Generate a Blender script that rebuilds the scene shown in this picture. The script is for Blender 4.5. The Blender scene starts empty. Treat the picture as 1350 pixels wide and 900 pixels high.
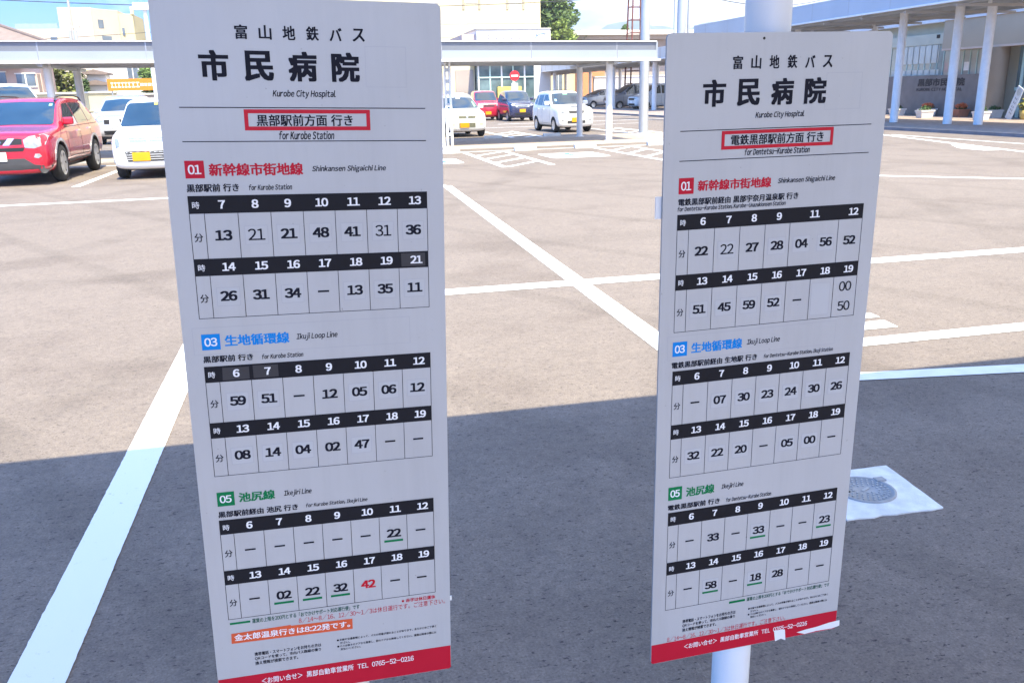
import bpy, bmesh, math, random
from mathutils import Vector, Matrix
from mathutils.bvhtree import BVHTree
random.seed(7)
R = math.radians
scn = bpy.context.scene
COL = scn.collection

# ------------------------------------------------------------------ camera, sky, sun, exposure
cam_d = bpy.data.cameras.new('camera')
cam = bpy.data.objects.new('camera', cam_d); COL.objects.link(cam)
cam_d.sensor_fit = 'HORIZONTAL'; cam_d.sensor_width = 36.0
cam_d.lens = 36.0 * 1115.5 / 1350.0
cam_d.clip_start = 0.05; cam_d.clip_end = 6000
CR = ((0.974527, 0.084664, -0.207675), (-0.223056, 0.269672, -0.936762), (-0.023306, 0.959223, 0.281687))
cam.matrix_world = Matrix.Translation((0, 0, 1.5)) @ Matrix(CR).to_4x4()
scn.camera = cam

SUN = Vector((0.12, -0.60, 1.0)).normalized()
world = bpy.data.worlds.new('World'); scn.world = world; world.use_nodes = True
wt = world.node_tree; wt.nodes.clear()
def wn(t): return wt.nodes.new(t)
w_out = wn('ShaderNodeOutputWorld'); w_bg = wn('ShaderNodeBackground')
sky = wn('ShaderNodeTexSky'); sky.sky_type = 'NISHITA'; sky.sun_disc = False
sky.sun_elevation = math.asin(SUN.z); sky.sun_rotation = math.atan2(SUN.x, SUN.y)
sky.air_density = 1.0; sky.dust_density = .4; sky.ozone_density = 2.0
# clouds: a noise in the direction of the sky, thicker to the right of the view
geo = wn('ShaderNodeTexCoord'); sep = wn('ShaderNodeSeparateXYZ')
wt.links.new(geo.outputs['Generated'], sep.inputs[0])
mp = wn('ShaderNodeMapping'); mp.inputs['Scale'].default_value = (3.2, 3.2, 9.0)
wt.links.new(geo.outputs['Generated'], mp.inputs[0])
# the sky is looked up a little above the true direction, so that the horizon keeps its blue
sc_ = wn('ShaderNodeVectorMath'); sc_.operation = 'MULTIPLY_ADD'; sc_.inputs[1].default_value = (1, 1, .35); sc_.inputs[2].default_value = (0, 0, 1.05)
wt.links.new(geo.outputs['Generated'], sc_.inputs[0])
nv = wn('ShaderNodeVectorMath'); nv.operation = 'NORMALIZE'; wt.links.new(sc_.outputs[0], nv.inputs[0]); wt.links.new(nv.outputs[0], sky.inputs['Vector'])
nz = wn('ShaderNodeTexNoise'); nz.inputs['Scale'].default_value = 1.6; nz.inputs['Detail'].default_value = 7; nz.inputs['Roughness'].default_value = .58
wt.links.new(mp.outputs[0], nz.inputs['Vector'])
addx = wn('ShaderNodeMath'); addx.operation = 'MULTIPLY_ADD'; addx.inputs[1].default_value = .55
wt.links.new(sep.outputs[0], addx.inputs[0]); wt.links.new(nz.outputs['Fac'], addx.inputs[2])
cr = wn('ShaderNodeValToRGB'); cr.color_ramp.elements[0].position = .45; cr.color_ramp.elements[1].position = .66
wt.links.new(addx.outputs[0], cr.inputs[0])
mixc = wn('ShaderNodeMixRGB'); mixc.inputs['Color2'].default_value = (2.15, 2.28, 2.6, 1)
wt.links.new(cr.outputs[0], mixc.inputs['Fac']); hs = wn('ShaderNodeHueSaturation'); hs.inputs['Saturation'].default_value = 1.42; wt.links.new(sky.outputs[0], hs.inputs['Color']); wt.links.new(hs.outputs[0], mixc.inputs['Color1'])
wt.links.new(mixc.outputs[0], w_bg.inputs['Color'])
w_bg.inputs['Strength'].default_value = 0.15
wt.links.new(w_bg.outputs[0], w_out.inputs[0])

sun_d = bpy.data.lights.new('sun', 'SUN'); sun_d.energy = 2.35; sun_d.angle = R(.5); sun_d.color = (1.0, .90, .64)
sun = bpy.data.objects.new('sun', sun_d); COL.objects.link(sun)
sun.rotation_euler = SUN.to_track_quat('Z', 'Y').to_euler(); sun.location = (4, -6, 20)
scn.view_settings.view_transform = 'Standard'; scn.view_settings.look = 'None'
scn.view_settings.gamma = 1.0; scn.view_settings.use_curve_mapping = False
scn.view_settings.exposure = 2.40
scn.cycles.max_bounces = 8

# ------------------------------------------------------------------ materials
MATS = {}
def mat(name, col, rough=.6, metal=0.0, var=.06, scale=3.0, bump=0.0, bscale=40.0, coat=0.0, spec=.5, emit=None):
    if name in MATS: return MATS[name]
    m = bpy.data.materials.new(name); m.use_nodes = True; nt = m.node_tree
    b = nt.nodes['Principled BSDF']
    b.inputs['Roughness'].default_value = rough; b.inputs['Metallic'].default_value = metal
    b.inputs['Coat Weight'].default_value = coat; b.inputs['Coat Roughness'].default_value = .03
    b.inputs['Specular IOR Level'].default_value = spec
    tc = nt.nodes.new('ShaderNodeTexCoord')
    n = nt.nodes.new('ShaderNodeTexNoise'); n.inputs['Scale'].default_value = scale; n.inputs['Detail'].default_value = 5
    nt.links.new(tc.outputs['Object'], n.inputs['Vector'])
    r = nt.nodes.new('ShaderNodeValToRGB')
    r.color_ramp.elements[0].position = .3; r.color_ramp.elements[1].position = .7
    r.color_ramp.elements[0].color = tuple(max(0, c*(1-var)) for c in col) + (1,)
    r.color_ramp.elements[1].color = tuple(min(1, c*(1+var)) for c in col) + (1,)
    nt.links.new(n.outputs['Fac'], r.inputs[0]); nt.links.new(r.outputs[0], b.inputs['Base Color'])
    if bump:
        n2 = nt.nodes.new('ShaderNodeTexNoise'); n2.inputs['Scale'].default_value = bscale; n2.inputs['Detail'].default_value = 4
        nt.links.new(tc.outputs['Object'], n2.inputs['Vector'])
        bp = nt.nodes.new('ShaderNodeBump'); bp.inputs['Strength'].default_value = bump; bp.inputs['Distance'].default_value = .01
        nt.links.new(n2.outputs['Fac'], bp.inputs['Height']); nt.links.new(bp.outputs[0], b.inputs['Normal'])
    MATS[name] = m
    return m

def asphalt():
    m = bpy.data.materials.new('asphalt'); m.use_nodes = True; nt = m.node_tree; L = nt.links.new
    b = nt.nodes['Principled BSDF']; b.inputs['Roughness'].default_value = .9; b.inputs['Specular IOR Level'].default_value = .25
    tc = nt.nodes.new('ShaderNodeTexCoord')
    def noise(s, d=6, rough=.55, vec=None):
        n = nt.nodes.new('ShaderNodeTexNoise'); n.inputs['Scale'].default_value = s; n.inputs['Detail'].default_value = d; n.inputs['Roughness'].default_value = rough
        L(vec or tc.outputs['Object'], n.inputs['Vector']); return n
    def ramp(src, p0, p1, c0, c1):
        r = nt.nodes.new('ShaderNodeValToRGB'); e = r.color_ramp.elements
        e[0].position = p0; e[1].position = p1; e[0].color = c0 + (1,); e[1].color = c1 + (1,); L(src, r.inputs[0]); return r
    def mul(a, bb, f=1.0):
        x = nt.nodes.new('ShaderNodeMixRGB'); x.blend_type = 'MULTIPLY'; x.inputs['Fac'].default_value = f; L(a, x.inputs['Color1']); L(bb, x.inputs['Color2']); return x.outputs[0]
    big = ramp(noise(.35).outputs['Fac'], .3, .7, (.204, .171, .149), (.222, .187, .163))
    mid = ramp(noise(5.5, 6, .65).outputs['Fac'], .3, .72, (.91, .91, .92), (1.06, 1.055, 1.05))
    fine = ramp(noise(120, 3, .7).outputs['Fac'], .3, .7, (.72, .72, .74), (1.2, 1.2, 1.18))
    mid2 = ramp(noise(26, 5, .75).outputs['Fac'], .32, .70, (.80, .80, .83), (1.13, 1.13, 1.12))
    # torn pits, stretched along one direction
    mp = nt.nodes.new('ShaderNodeMapping'); mp.inputs['Scale'].default_value = (1.0, 2.1, 1.0); mp.inputs['Rotation'].default_value = (0, 0, R(12))
    L(tc.outputs['Object'], mp.inputs[0])
    p1 = noise(40, 3, .62, mp.outputs[0]); pit = ramp(p1.outputs['Fac'], .325, .395, (.36, .36, .40), (1, 1, 1))
    p2 = noise(16, 3, .7, mp.outputs[0]); pit2 = ramp(p2.outputs['Fac'], .29, .36, (.55, .54, .57), (1, 1, 1))
    c = mul(mul(mul(mul(mul(big.outputs[0], mid2.outputs[0]), mid.outputs[0]), fine.outputs[0]), pit.outputs[0]), pit2.outputs[0])
    st = ramp(noise(230, 2, .6).outputs['Fac'], .66, .72, (1, 1, 1), (1.75, 1.72, 1.68)); c = mul(c, st.outputs[0])
    blot = ramp(noise(9, 7, .8).outputs['Fac'], .30, .62, (.78, .78, .81), (1.06, 1.06, 1.05)); c = mul(c, blot.outputs[0], .5)
    # faint dark tyre tracks
    tr = ramp(noise(.9, 2, .5).outputs['Fac'], (.34), (.46), (.90, .89, .89), (1.03, 1.03, 1.03)); c = mul(c, tr.outputs[0])
    for ang, sc, off, dark in ((R(-31), .55, .2, .90), (R(24), .32, 1.7, .93), (R(83), .21, .9, .92)):
        m2 = nt.nodes.new('ShaderNodeMapping'); m2.inputs['Rotation'].default_value = (0, 0, ang); m2.inputs['Location'].default_value = (off, 0, 0); L(tc.outputs['Object'], m2.inputs[0])
        wv = nt.nodes.new('ShaderNodeTexWave'); wv.inputs['Scale'].default_value = sc*.31; wv.inputs['Distortion'].default_value = 1.6; wv.inputs['Detail'].default_value = 3; wv.inputs['Detail Scale'].default_value = .35; L(m2.outputs[0], wv.inputs['Vector'])
        c = mul(c, ramp(wv.outputs['Fac'], .955, .99, (1, 1, 1), (dark, dark, dark)).outputs[0])
    L(c, b.inputs['Base Color'])
    bp = nt.nodes.new('ShaderNodeBump'); bp.inputs['Strength'].default_value = .5; bp.inputs['Distance'].default_value = .006
    ad = nt.nodes.new('ShaderNodeMath'); ad.operation = 'MULTIPLY_ADD'; ad.inputs[1].default_value = 1.5
    L(pit.outputs[0], ad.inputs[0]); L(noise(150, 3, .7).outputs['Fac'], ad.inputs[2]); L(ad.outputs[0], bp.inputs['Height']); L(bp.outputs[0], b.inputs['Normal'])
    return m
def road_paint():
    m = bpy.data.materials.new('road_paint'); m.use_nodes = True; nt = m.node_tree; L = nt.links.new
    b = nt.nodes['Principled BSDF']; b.inputs['Roughness'].default_value = .75
    tc = nt.nodes.new('ShaderNodeTexCoord')
    n = nt.nodes.new('ShaderNodeTexNoise'); n.inputs['Scale'].default_value = 30; n.inputs['Detail'].default_value = 8; n.inputs['Roughness'].default_value = .7
    L(tc.outputs['Object'], n.inputs['Vector'])
    r = nt.nodes.new('ShaderNodeValToRGB'); e = r.color_ramp.elements
    e[0].position = .27; e[0].color = (.36, .35, .34, 1); e[1].position = .37; e[1].color = (.80, .80, .79, 1)
    L(n.outputs['Fac'], r.inputs[0]); L(r.outputs[0], b.inputs['Base Color'])
    bp = nt.nodes.new('ShaderNodeBump'); bp.inputs['Strength'].default_value = .25; bp.inputs['Distance'].default_value = .004
    L(n.outputs['Fac'], bp.inputs['Height']); L(bp.outputs[0], b.inputs['Normal'])
    return m
M_ASPH = asphalt(); M_PAINT = road_paint()
M_STEEL = mat('painted_steel', (.72, .725, .73), .38, .0, .05, 6, .05, 30)
M_STEELD = mat('grey_steel', (.40, .42, .45), .42, .3, .06, 4)
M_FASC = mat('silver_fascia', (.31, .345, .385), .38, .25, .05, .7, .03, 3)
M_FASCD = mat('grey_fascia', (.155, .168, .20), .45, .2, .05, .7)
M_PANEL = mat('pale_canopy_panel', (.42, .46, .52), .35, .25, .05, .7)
M_SOFFIT = mat('soffit_metal', (.40, .39, .38), .55, .1, .12, 1.2)
M_KERB = mat('kerb_concrete', (.44, .42, .39), .85, 0, .15, 2.5, .2, 60)
M_CONC = mat('pale_concrete', (.60, .60, .58), .85, 0, .10, 9, .25, 90)
M_TILE = mat('pavement_tile', (.30, .235, .205), .85, 0, .22, 5, .1, 30)
M_IRON = mat('cast_iron', (.30, .31, .33), .6, .15, .12, 30, .1, 120)
M_BLACK = mat('black_plastic', (.012, .012, .014), .55, 0, .1, 8)
M_TYRE = mat('tyre_rubber', (.02, .02, .021), .85, 0, .15, 12)
M_RIM = mat('alloy_rim', (.62, .63, .65), .28, .85, .04, 8)
M_CHROME = mat('chrome_trim', (.8, .8, .82), .12, 1.0, .02, 5)
M_GLASS = mat('car_glass', (.020, .034, .050), .03, 0, .25, 2.2, spec=.9, coat=.6)
M_LAMP = mat('headlamp_glass', (.34, .36, .39), .08, .35, .25, 14, coat=1)
M_AMBER = mat('amber_lens', (.7, .25, .03), .2, 0, .1, 8, coat=.6)
M_YPLATE = mat('yellow_plate', (.68, .32, .004), .45, 0, .03, 8)
M_WPLATE = mat('white_plate', (.78, .78, .76), .45, 0, .03, 8)
M_WOOD = mat('tree_bark', (.10, .075, .055), .9, 0, .25, 8, .4, 20)
M_WIRE = mat('cable_black', (.05, .05, .055), .7)
M_RED = mat('signal_red', (.62, .02, .03), .45, 0, .05, 5)
M_WHITE = mat('sign_white', (.78, .78, .77), .45, 0, .03, 5)

# ------------------------------------------------------------------ mesh helpers
class MB:
    def __init__(s): s.v = []; s.f = []; s.mi = []; s.sm = []
    def add(s, vs, fs, mi=0, smooth=False):
        o = len(s.v); s.v += [Vector(p) for p in vs]
        for f in fs: s.f.append(tuple(i + o for i in f)); s.mi.append(mi); s.sm.append(smooth)
    def box(s, x0, x1, y0, y1, z0, z1, mi=0, M=None):
        vs = [Vector((x, y, z)) for z in (z0, z1) for y in (y0, y1) for x in (x0, x1)]
        if M is not None: vs = [M @ p for p in vs]
        s.add(vs, [(0, 2, 3, 1), (4, 5, 7, 6), (0, 1, 5, 4), (2, 6, 7, 3), (0, 4, 6, 2), (1, 3, 7, 5)], mi)
    def tube(s, a, b, r, r2=None, n=14, cap=True, mi=0):
        a = Vector(a); b = Vector(b); r2 = r if r2 is None else r2
        d = (b - a).normalized(); q = d.to_track_quat('Z', 'Y')
        vs = []
        for p, rr in ((a, r), (b, r2)):
            for i in range(n):
                t = 2*math.pi*i/n; vs.append(p + q @ Vector((rr*math.cos(t), rr*math.sin(t), 0)))
        s.add(vs, [(i, (i+1) % n, n+(i+1) % n, n+i) for i in range(n)], mi, True)
        if cap: s.add(vs, [tuple(range(n-1, -1, -1)), tuple(range(n, 2*n))], mi)
    def path(s, pts, r, n=6, mi=0):
        for a, b in zip(pts, pts[1:]): s.tube(a, b, r, r, n, False, mi)
    def poly(s, pts, mi=0): s.add(pts, [tuple(range(len(pts)))], mi)
    def prism(s, pts, dz, mi=0):
        """pts: 3D loop, dz: extrusion vector"""
        n = len(pts); dz = Vector(dz); vs = [Vector(p) for p in pts] + [Vector(p) + dz for p in pts]
        s.add(vs, [tuple(range(n-1, -1, -1)), tuple(range(n, 2*n))] + [(i, (i+1) % n, n+(i+1) % n, n+i) for i in range(n)], mi)
    def lathe(s, prof, c=(0, 0, 0), axis='z', n=28, mi=0):
        c = Vector(c); vs = []
        for r, h in prof:
            for i in range(n):
                t = 2*math.pi*i/n
                if axis == 'z': p = Vector((r*math.cos(t), r*math.sin(t), h))
                else: p = Vector((h, r*math.cos(t), r*math.sin(t)))
                vs.append(c + p)
        m = len(prof)
        s.add(vs, [(j*n+i, j*n+(i+1) % n, (j+1)*n+(i+1) % n, (j+1)*n+i) for j in range(m-1) for i in range(n)], mi, True)
    def build(s, name, mats, parent=None, loc=(0, 0, 0), bevel=0.0):
        me = bpy.data.meshes.new(name); me.from_pydata(s.v, [], s.f); me.update()
        for m in (mats if isinstance(mats, (list, tuple)) else [mats]): me.materials.append(m)
        for p, mi, sm in zip(me.polygons, s.mi, s.sm): p.material_index = mi; p.use_smooth = sm
        bm = bmesh.new(); bm.from_mesh(me); bmesh.ops.recalc_face_normals(bm, faces=bm.faces); bm.to_mesh(me); bm.free()
        o = bpy.data.objects.new(name, me); COL.objects.link(o); o.location = loc
        if parent is not None: o.parent = parent
        if bevel:
            bv = o.modifiers.new('bevel', 'BEVEL'); bv.width = bevel; bv.segments = 2; bv.limit_method = 'ANGLE'
        return o

def tag(o, label=None, cat=None, group=None, kind=None):
    if label: o['label'] = label
    if cat: o['category'] = cat
    if group: o['group'] = group
    if kind: o['kind'] = kind
    return o
def thing(name, loc, label, cat, group=None, rz=0):
    o = bpy.data.objects.new(name, None); COL.objects.link(o); o.location = loc; o.rotation_euler = (0, 0, rz)
    o.empty_display_size = .2
    return tag(o, label, cat, group)
def struct(o): o['kind'] = 'structure'; return o

# ------------------------------------------------------------------ text
_tc = {}
def glyph(ch, slant=0.0):
    k = (ch, slant)
    if k in _tc: return _tc[k]
    wide = chr(ord(ch) + 0xFEE0) if 33 <= ord(ch) <= 126 else ch          # the full-width form has the plain grotesque shapes
    c = bpy.data.curves.new('lettering', 'FONT'); c.body = wide; c.resolution_u = 3; c.shear = slant
    o = bpy.data.objects.new('lettering', c); COL.objects.link(o); bpy.context.view_layer.update()
    me = bpy.data.meshes.new_from_object(o.evaluated_get(bpy.context.evaluated_depsgraph_get()))
    vs = [tuple(v.co[:2]) for v in me.vertices]; fs = [tuple(p.vertices) for p in me.polygons]
    bpy.data.objects.remove(o); bpy.data.curves.remove(c); bpy.data.meshes.remove(me)
    _tc[k] = (vs, fs); return _tc[k]
def text_shape(body, bold=0.0, slant=0.0):
    k = ('text', body, slant)
    if k in _tc: return _tc[k]
    V = []; F = []; x = 0.0
    for ch in body:
        if ch == ' ': x += .30; continue
        if ch == '\u3000': x += .6; continue
        vs, fs = glyph(ch, slant)
        if 33 <= ord(ch) <= 126:
            up = glyph(ch, 0)[0]; a = min(v[0] for v in up); b = max(v[0] for v in up)
            if ch.isdigit(): off = x + .28 - (a+b)/2; adv = .56
            elif ch == 'j': off = x - .03 - a; adv = b - a + .03
            else: off = x + .06 - a; adv = b - a + .12
        else: off = x; adv = 1.0
        o = len(V); V += [(v[0]+off, v[1]) for v in vs]; F += [tuple(q+o for q in f) for f in fs]; x += adv
    xs = [v[0] for v in V]; ys = [v[1] for v in V]
    _tc[k] = (V, F, min(xs), max(xs), min(ys), max(ys)); return _tc[k]

class Board:
    """layers of print on a flat board: x to the right and y down in mm from the board's top left corner"""
    def __init__(s, M, W, H): s.M = M; s.W = W; s.H = H
    def p(s, x, y, d): return s.M @ Vector((x/1000 - s.W/2, -d/1000, s.H/2 - y/1000))
    def rect(s, mb, x0, y0, x1, y1, d=.5, mi=0): mb.poly([s.p(x0, y0, d), s.p(x1, y0, d), s.p(x1, y1, d), s.p(x0, y1, d)], mi)
    def quad(s, mb, pts, d=.5, mi=0): mb.poly([s.p(x, y, d) for x, y in pts], mi)
    def ink(s, mb, vs, fs, f, bold, d, mi):
        # a bold face is the letter printed a few times, a hair apart
        sh = [(0, 0)] if bold <= 0 else [(0, 0), (bold, bold*.6), (-bold, -bold*.6), (bold, -bold*.6), (-bold, bold*.6), (bold, 0), (-bold, 0), (0, bold*.6), (0, -bold*.6)]
        for k, (ox, oy) in enumerate(sh):
            mb.add([s.p(*f(v[0]+ox, v[1]+oy), d + .012*k) for v in vs], fs, mi)
    def fit(s, mb, body, x0, x1, yt, yb, bold=.0, slant=0, d=.5, mi=0, dy=0):
        vs, fs, a, b, c, e = text_shape(body, 0, slant)
        bold = max(bold, 0); a -= bold; b += bold; c -= bold*.6; e += bold*.6
        sx = (x1-x0)/(b-a); sy = (yb-yt)/(e-c)
        s.ink(mb, vs, fs, lambda x, y: (x0 + (x-a)*sx, yb - (y-c)*sy + dy*(x-a)/(b-a)), bold, d, mi)
    def mid(s, mb, body, cx, cy, hgt, wid2=1.0, bold=.0, d=.5, mi=0):
        """centred, cap height hgt; wid2 stretches it sideways"""
        vs, fs, a, b, c, e = text_shape(body, 0, 0)
        sy = hgt/(.76+bold*1.2 if body.isdigit() else e-c+bold*1.2); sx = sy*wid2
        ym = (c+e)/2; xm = (a+b)/2
        s.ink(mb, vs, fs, lambda x, y: (cx + (x-xm)*sx, cy - (y-ym)*sy), bold, d, mi)

# ================================================================== SETTING
g = MB(); g.poly([(-900, -300, 0), (900, -300, 0), (900, 3000, 0), (-900, 3000, 0)]); struct(g.build('ground', M_ASPH))

def line_strip(mb, a, b, w, z=.004):
    a = Vector((a[0], a[1], z)); b = Vector((b[0], b[1], z)); d = (b-a).normalized(); n = Vector((-d.y, d.x, 0))*w/2
    ln = (b-a).length; near = min(a.y, b.y) < 9 and ln > 1
    if not near: mb.poly([a-n, b-n, b+n, a+n]); return
    k = max(2, int(min(ln, 14)/.02)); rnd = random.Random(int(a.x*100)); lo = []; hi = []
    for i in range(k+1):
        p = a + d*(min(ln, 14)*i/k); j = lambda: rnd.gauss(0, .0006)
        lo.append(p - n*(1 + j()/w*2)); hi.append(p + n*(1 + j()/w*2))
    o = len(lo); mb.add(lo + hi, [(i, i+1, o+i+1, o+i) for i in range(o-1)])
    if ln > 14: q = a + d*14; mb.poly([q-n, b-n, b+n, q+n])
Z1 = .004
def marks(name, segs, quads=(), z=Z1):
    mb = MB()
    for a, b, w in segs: line_strip(mb, a, b, w, z)
    for q in quads: mb.poly([(x, y, z) for x, y in q])
    return struct(mb.build(name, M_PAINT))
# the bus bay in front of the stop
marks('bay_line', [((-.855, 1.2), (-.855, 6.35), .155)])
marks('bay_line', [((1.97, 4.42), (2.14, 14.5), .155)])
marks('bay_line', [((-.93, 6.48), (1.93, 6.48), .20), ((2.09, 6.48), (30, 6.52), .20)])
marks('bay_line', [((2.5, 4.325), (12, 4.36), .15)])
marks('bay_line', [], [[(3.0, 4.56), (3.55, 4.56), (3.57, 4.73), (3.0, 4.70)], [(3.2, 4.82), (3.59, 4.80), (3.60, 4.92), (3.2, 4.95)]])
mb = MB(); mb.poly([(x, y, Z1) for x, y in [(2.2, 3.79), (2.2, 3.91), (8.0, 3.10), (8.0, 2.95)]]); struct(mb.build('gutter_strip', mat('gutter_concrete', (.72, .72, .70), .8, 0, .08, 9)))
marks('aisle_line', [((-30, 14.62), (2.14, 14.62), .20)])
# car park stalls
stl = [((x, 17.4), (x, 22.6), .15) for x in (-4.42, -6.97, -9.5, -1.9)]
marks('stall_line', stl)
segs = []
for x0 in (3.86, 7.45):
    x1 = x0 + 1.07
    segs += [((x0, 17.7), (x0, 22.75), .14), ((x1, 17.7 + .1), (x1, 22.75), .14)]
    for k in range(4): segs.append(((x0 + .075, 17.75 + k*1.2), (x1 - .075, 18.9 + k*1.2), .14))
marks('hatched_bay', segs)
marks('stall_line', [((-11, 22.95), (13, 22.95), .14)])
segs = []
for x0 in (6.75, 11.2):
    x1 = x0 + 1.05
    segs += [((x0, 29.0), (x0, 34.4), .14), ((x1, 29.1), (x1, 34.4), .14)]
    for k in range(4): segs.append(((x0+.075, 29.0 + k*1.2), (x1-.075, 30.2 + k*1.2), .14))
marks('hatched_bay', segs)
marks('stall_line', [((x, 29.2), (x, 34.6), .14) for x in (-8.4, -5.4, -2.6, .2, 3.6)] + [((-12, 29.0), (16, 29.0), .12), ((4, 38.5), (15, 38.6), .15), ((9, 42.6), (26, 43.4), .2), ((12, 50), (26, 50.5), .2)])
marks('lane_line', [((17.5, 25.6), (14.9, 15.2), .16), ((17.2, 23.3), (16.9, 16), .12), ((9.0, 13.1), (13.6, 9.15), .15)],
      [[(15.5, 18.7), (15.42, 17.9), (15.05, 16.6), (14.72, 16.7), (14.8, 17.6)]])
# wheelchair marks
M_BLUEP = mat('blue_road_paint', (.06, .20, .50), .75, 0, .15, 20)
def wheelchair(cx, cy):
    mb = MB(); pts = []
    for sx, sy, a0 in ((1, 1, 0), (-1, 1, 90), (-1, -1, 180), (1, -1, 270)):
        for k in range(6):
            a = R(a0 + 18*k); pts.append((cx + sx*.55 + .18*math.cos(a), cy + sy*.62 + .18*math.sin(a), Z1))
    mb.poly(pts); struct(mb.build('accessible_mark', M_PAINT))
    b = MB(); z = Z1*2
    b.poly([(cx - .05 + .13*math.cos(t*.5236), cy + .55 + .13*math.sin(t*.5236), z) for t in range(12)])
    line_strip(b, (cx-.05, cy+.40), (cx-.02, cy-.05), .14, z); line_strip(b, (cx-.02, cy+.0), (cx+.28, cy-.02), .12, z)
    line_strip(b, (cx+.28, cy+.0), (cx+.42, cy-.45), .12, z); line_strip(b, (cx+.0, cy+.22), (cx+.3, cy+.22), .1, z)
    for k in range(9):
        a, c = R(150 + 22*k), R(150 + 22*(k+1))
        line_strip(b, (cx-.05 + .40*math.cos(a), cy-.2 + .40*math.sin(a)), (cx-.05 + .40*math.cos(c), cy-.2 + .40*math.sin(c)), .1, z)
    struct(b.build('accessible_symbol', M_BLUEP))
wheelchair(6.15, 20.3); wheelchair(2.55, 20.0)
# island pavement under the long canopy and the hospital pavement
mb = MB(); mb.box(-40, 13.2, 24.55, 28.6, -.05, .05); struct(mb.build('island_pavement', mat('island_paving', (.33, .275, .24), .85, 0, .12, 3)))
mb = MB(); mb.box(-40, 13.2, 24.25, 24.55, -.05, .06); struct(mb.build('island_kerb', M_KERB))
mb = MB(); mb.box(19.0, 60, -30, 120, -.05, .09); struct(mb.build('hospital_pavement', M_TILE))
mb = MB(); mb.box(18.86, 19.0, -30, 120, -.05, .10); struct(mb.build('pavement_kerb', mat('shade_toned_kerb', (.15, .15, .17), .8, 0, .15, 3)))  # the shade on the kerb face is put into this dark colour
# hills
def hills():
    mb = MB(); n = 60; pts = []
    prof = [(-900, 20), (300, 60), (560, 95), (640, 122), (690, 146), (728, 160), (760, 156), (800, 146), (850, 139), (905, 140), (935, 155), (965, 152), (1080, 136), (1400, 120), (2200, 60)]
    for i in range(161):
        x = -900 + 3100*i/160
        for (xa, za), (xb, zb) in zip(prof, prof[1:]):
            if xa <= x <= xb:
                t = (x-xa)/(xb-xa); z = za + (zb-za)*t; break
        pts.append((x, z + 3*math.sin(i*1.7) + 2*math.sin(i*.73)))
    rows = 7; vs = []
    for j in range(rows):
        t = j/(rows-1)
        for x, z in pts:
            vs.append((x, 2000 - 420*(1-t), z*t**1.3 + (8*math.sin(x*.021+j*2.1) if 0 < j < rows-1 else 0) - (1 if j == 0 else 0)))
    m = len(pts)
    mb.add(vs, [(j*m+i, j*m+i+1, (j+1)*m+i+1, (j+1)*m+i) for j in range(rows-1) for i in range(m-1)], 0, True)
    back = [(x, 2400, -1) for x, z in pts]; o = len(mb.v)
    mb.add([(x, 2000, z) for x, z in pts] + back, [(i, i+1, m+i+1, m+i) for i in range(m-1)], 0, True)
    struct(mb.build('hills', mat('forest_hill', (.07, .11, .08), .95, 0, .25, .02)))
hills()
# ================================================================== BUS SHELTER (stands round the camera and shades the signs)
def bus_shelter():
    t = thing('bus_shelter', (0, 0, 0), 'bus shelter whose white column carries the timetable board with the longer red-framed destination', 'shelter')
    mb = MB(); mb.box(-3.3, 7.6, -.60, 2.04, 2.80, 2.87); mb.box(-3.3, 7.6, 2.042, 2.08, 2.74, 2.90); mb.box(-3.3, 7.6, -.64, -.602, 2.74, 2.90)
    mb.build('roof', M_SOFFIT, t)
    mb = MB()
    for x in (-2.9, .832, 4.6, 7.2): mb = MB(); mb.box(x-.05, x+.05, -.55, 2.0, 2.67, 2.797); mb.build('roof_beam', M_STEELD, t)
    for x in (-2.9, .832, 4.6, 7.2):
        mb = MB(); mb.tube((x, 1.512, 0), (x, 1.512, 2.80), .042, n=28); mb.build('column', M_STEEL, t)
bus_shelter()

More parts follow.
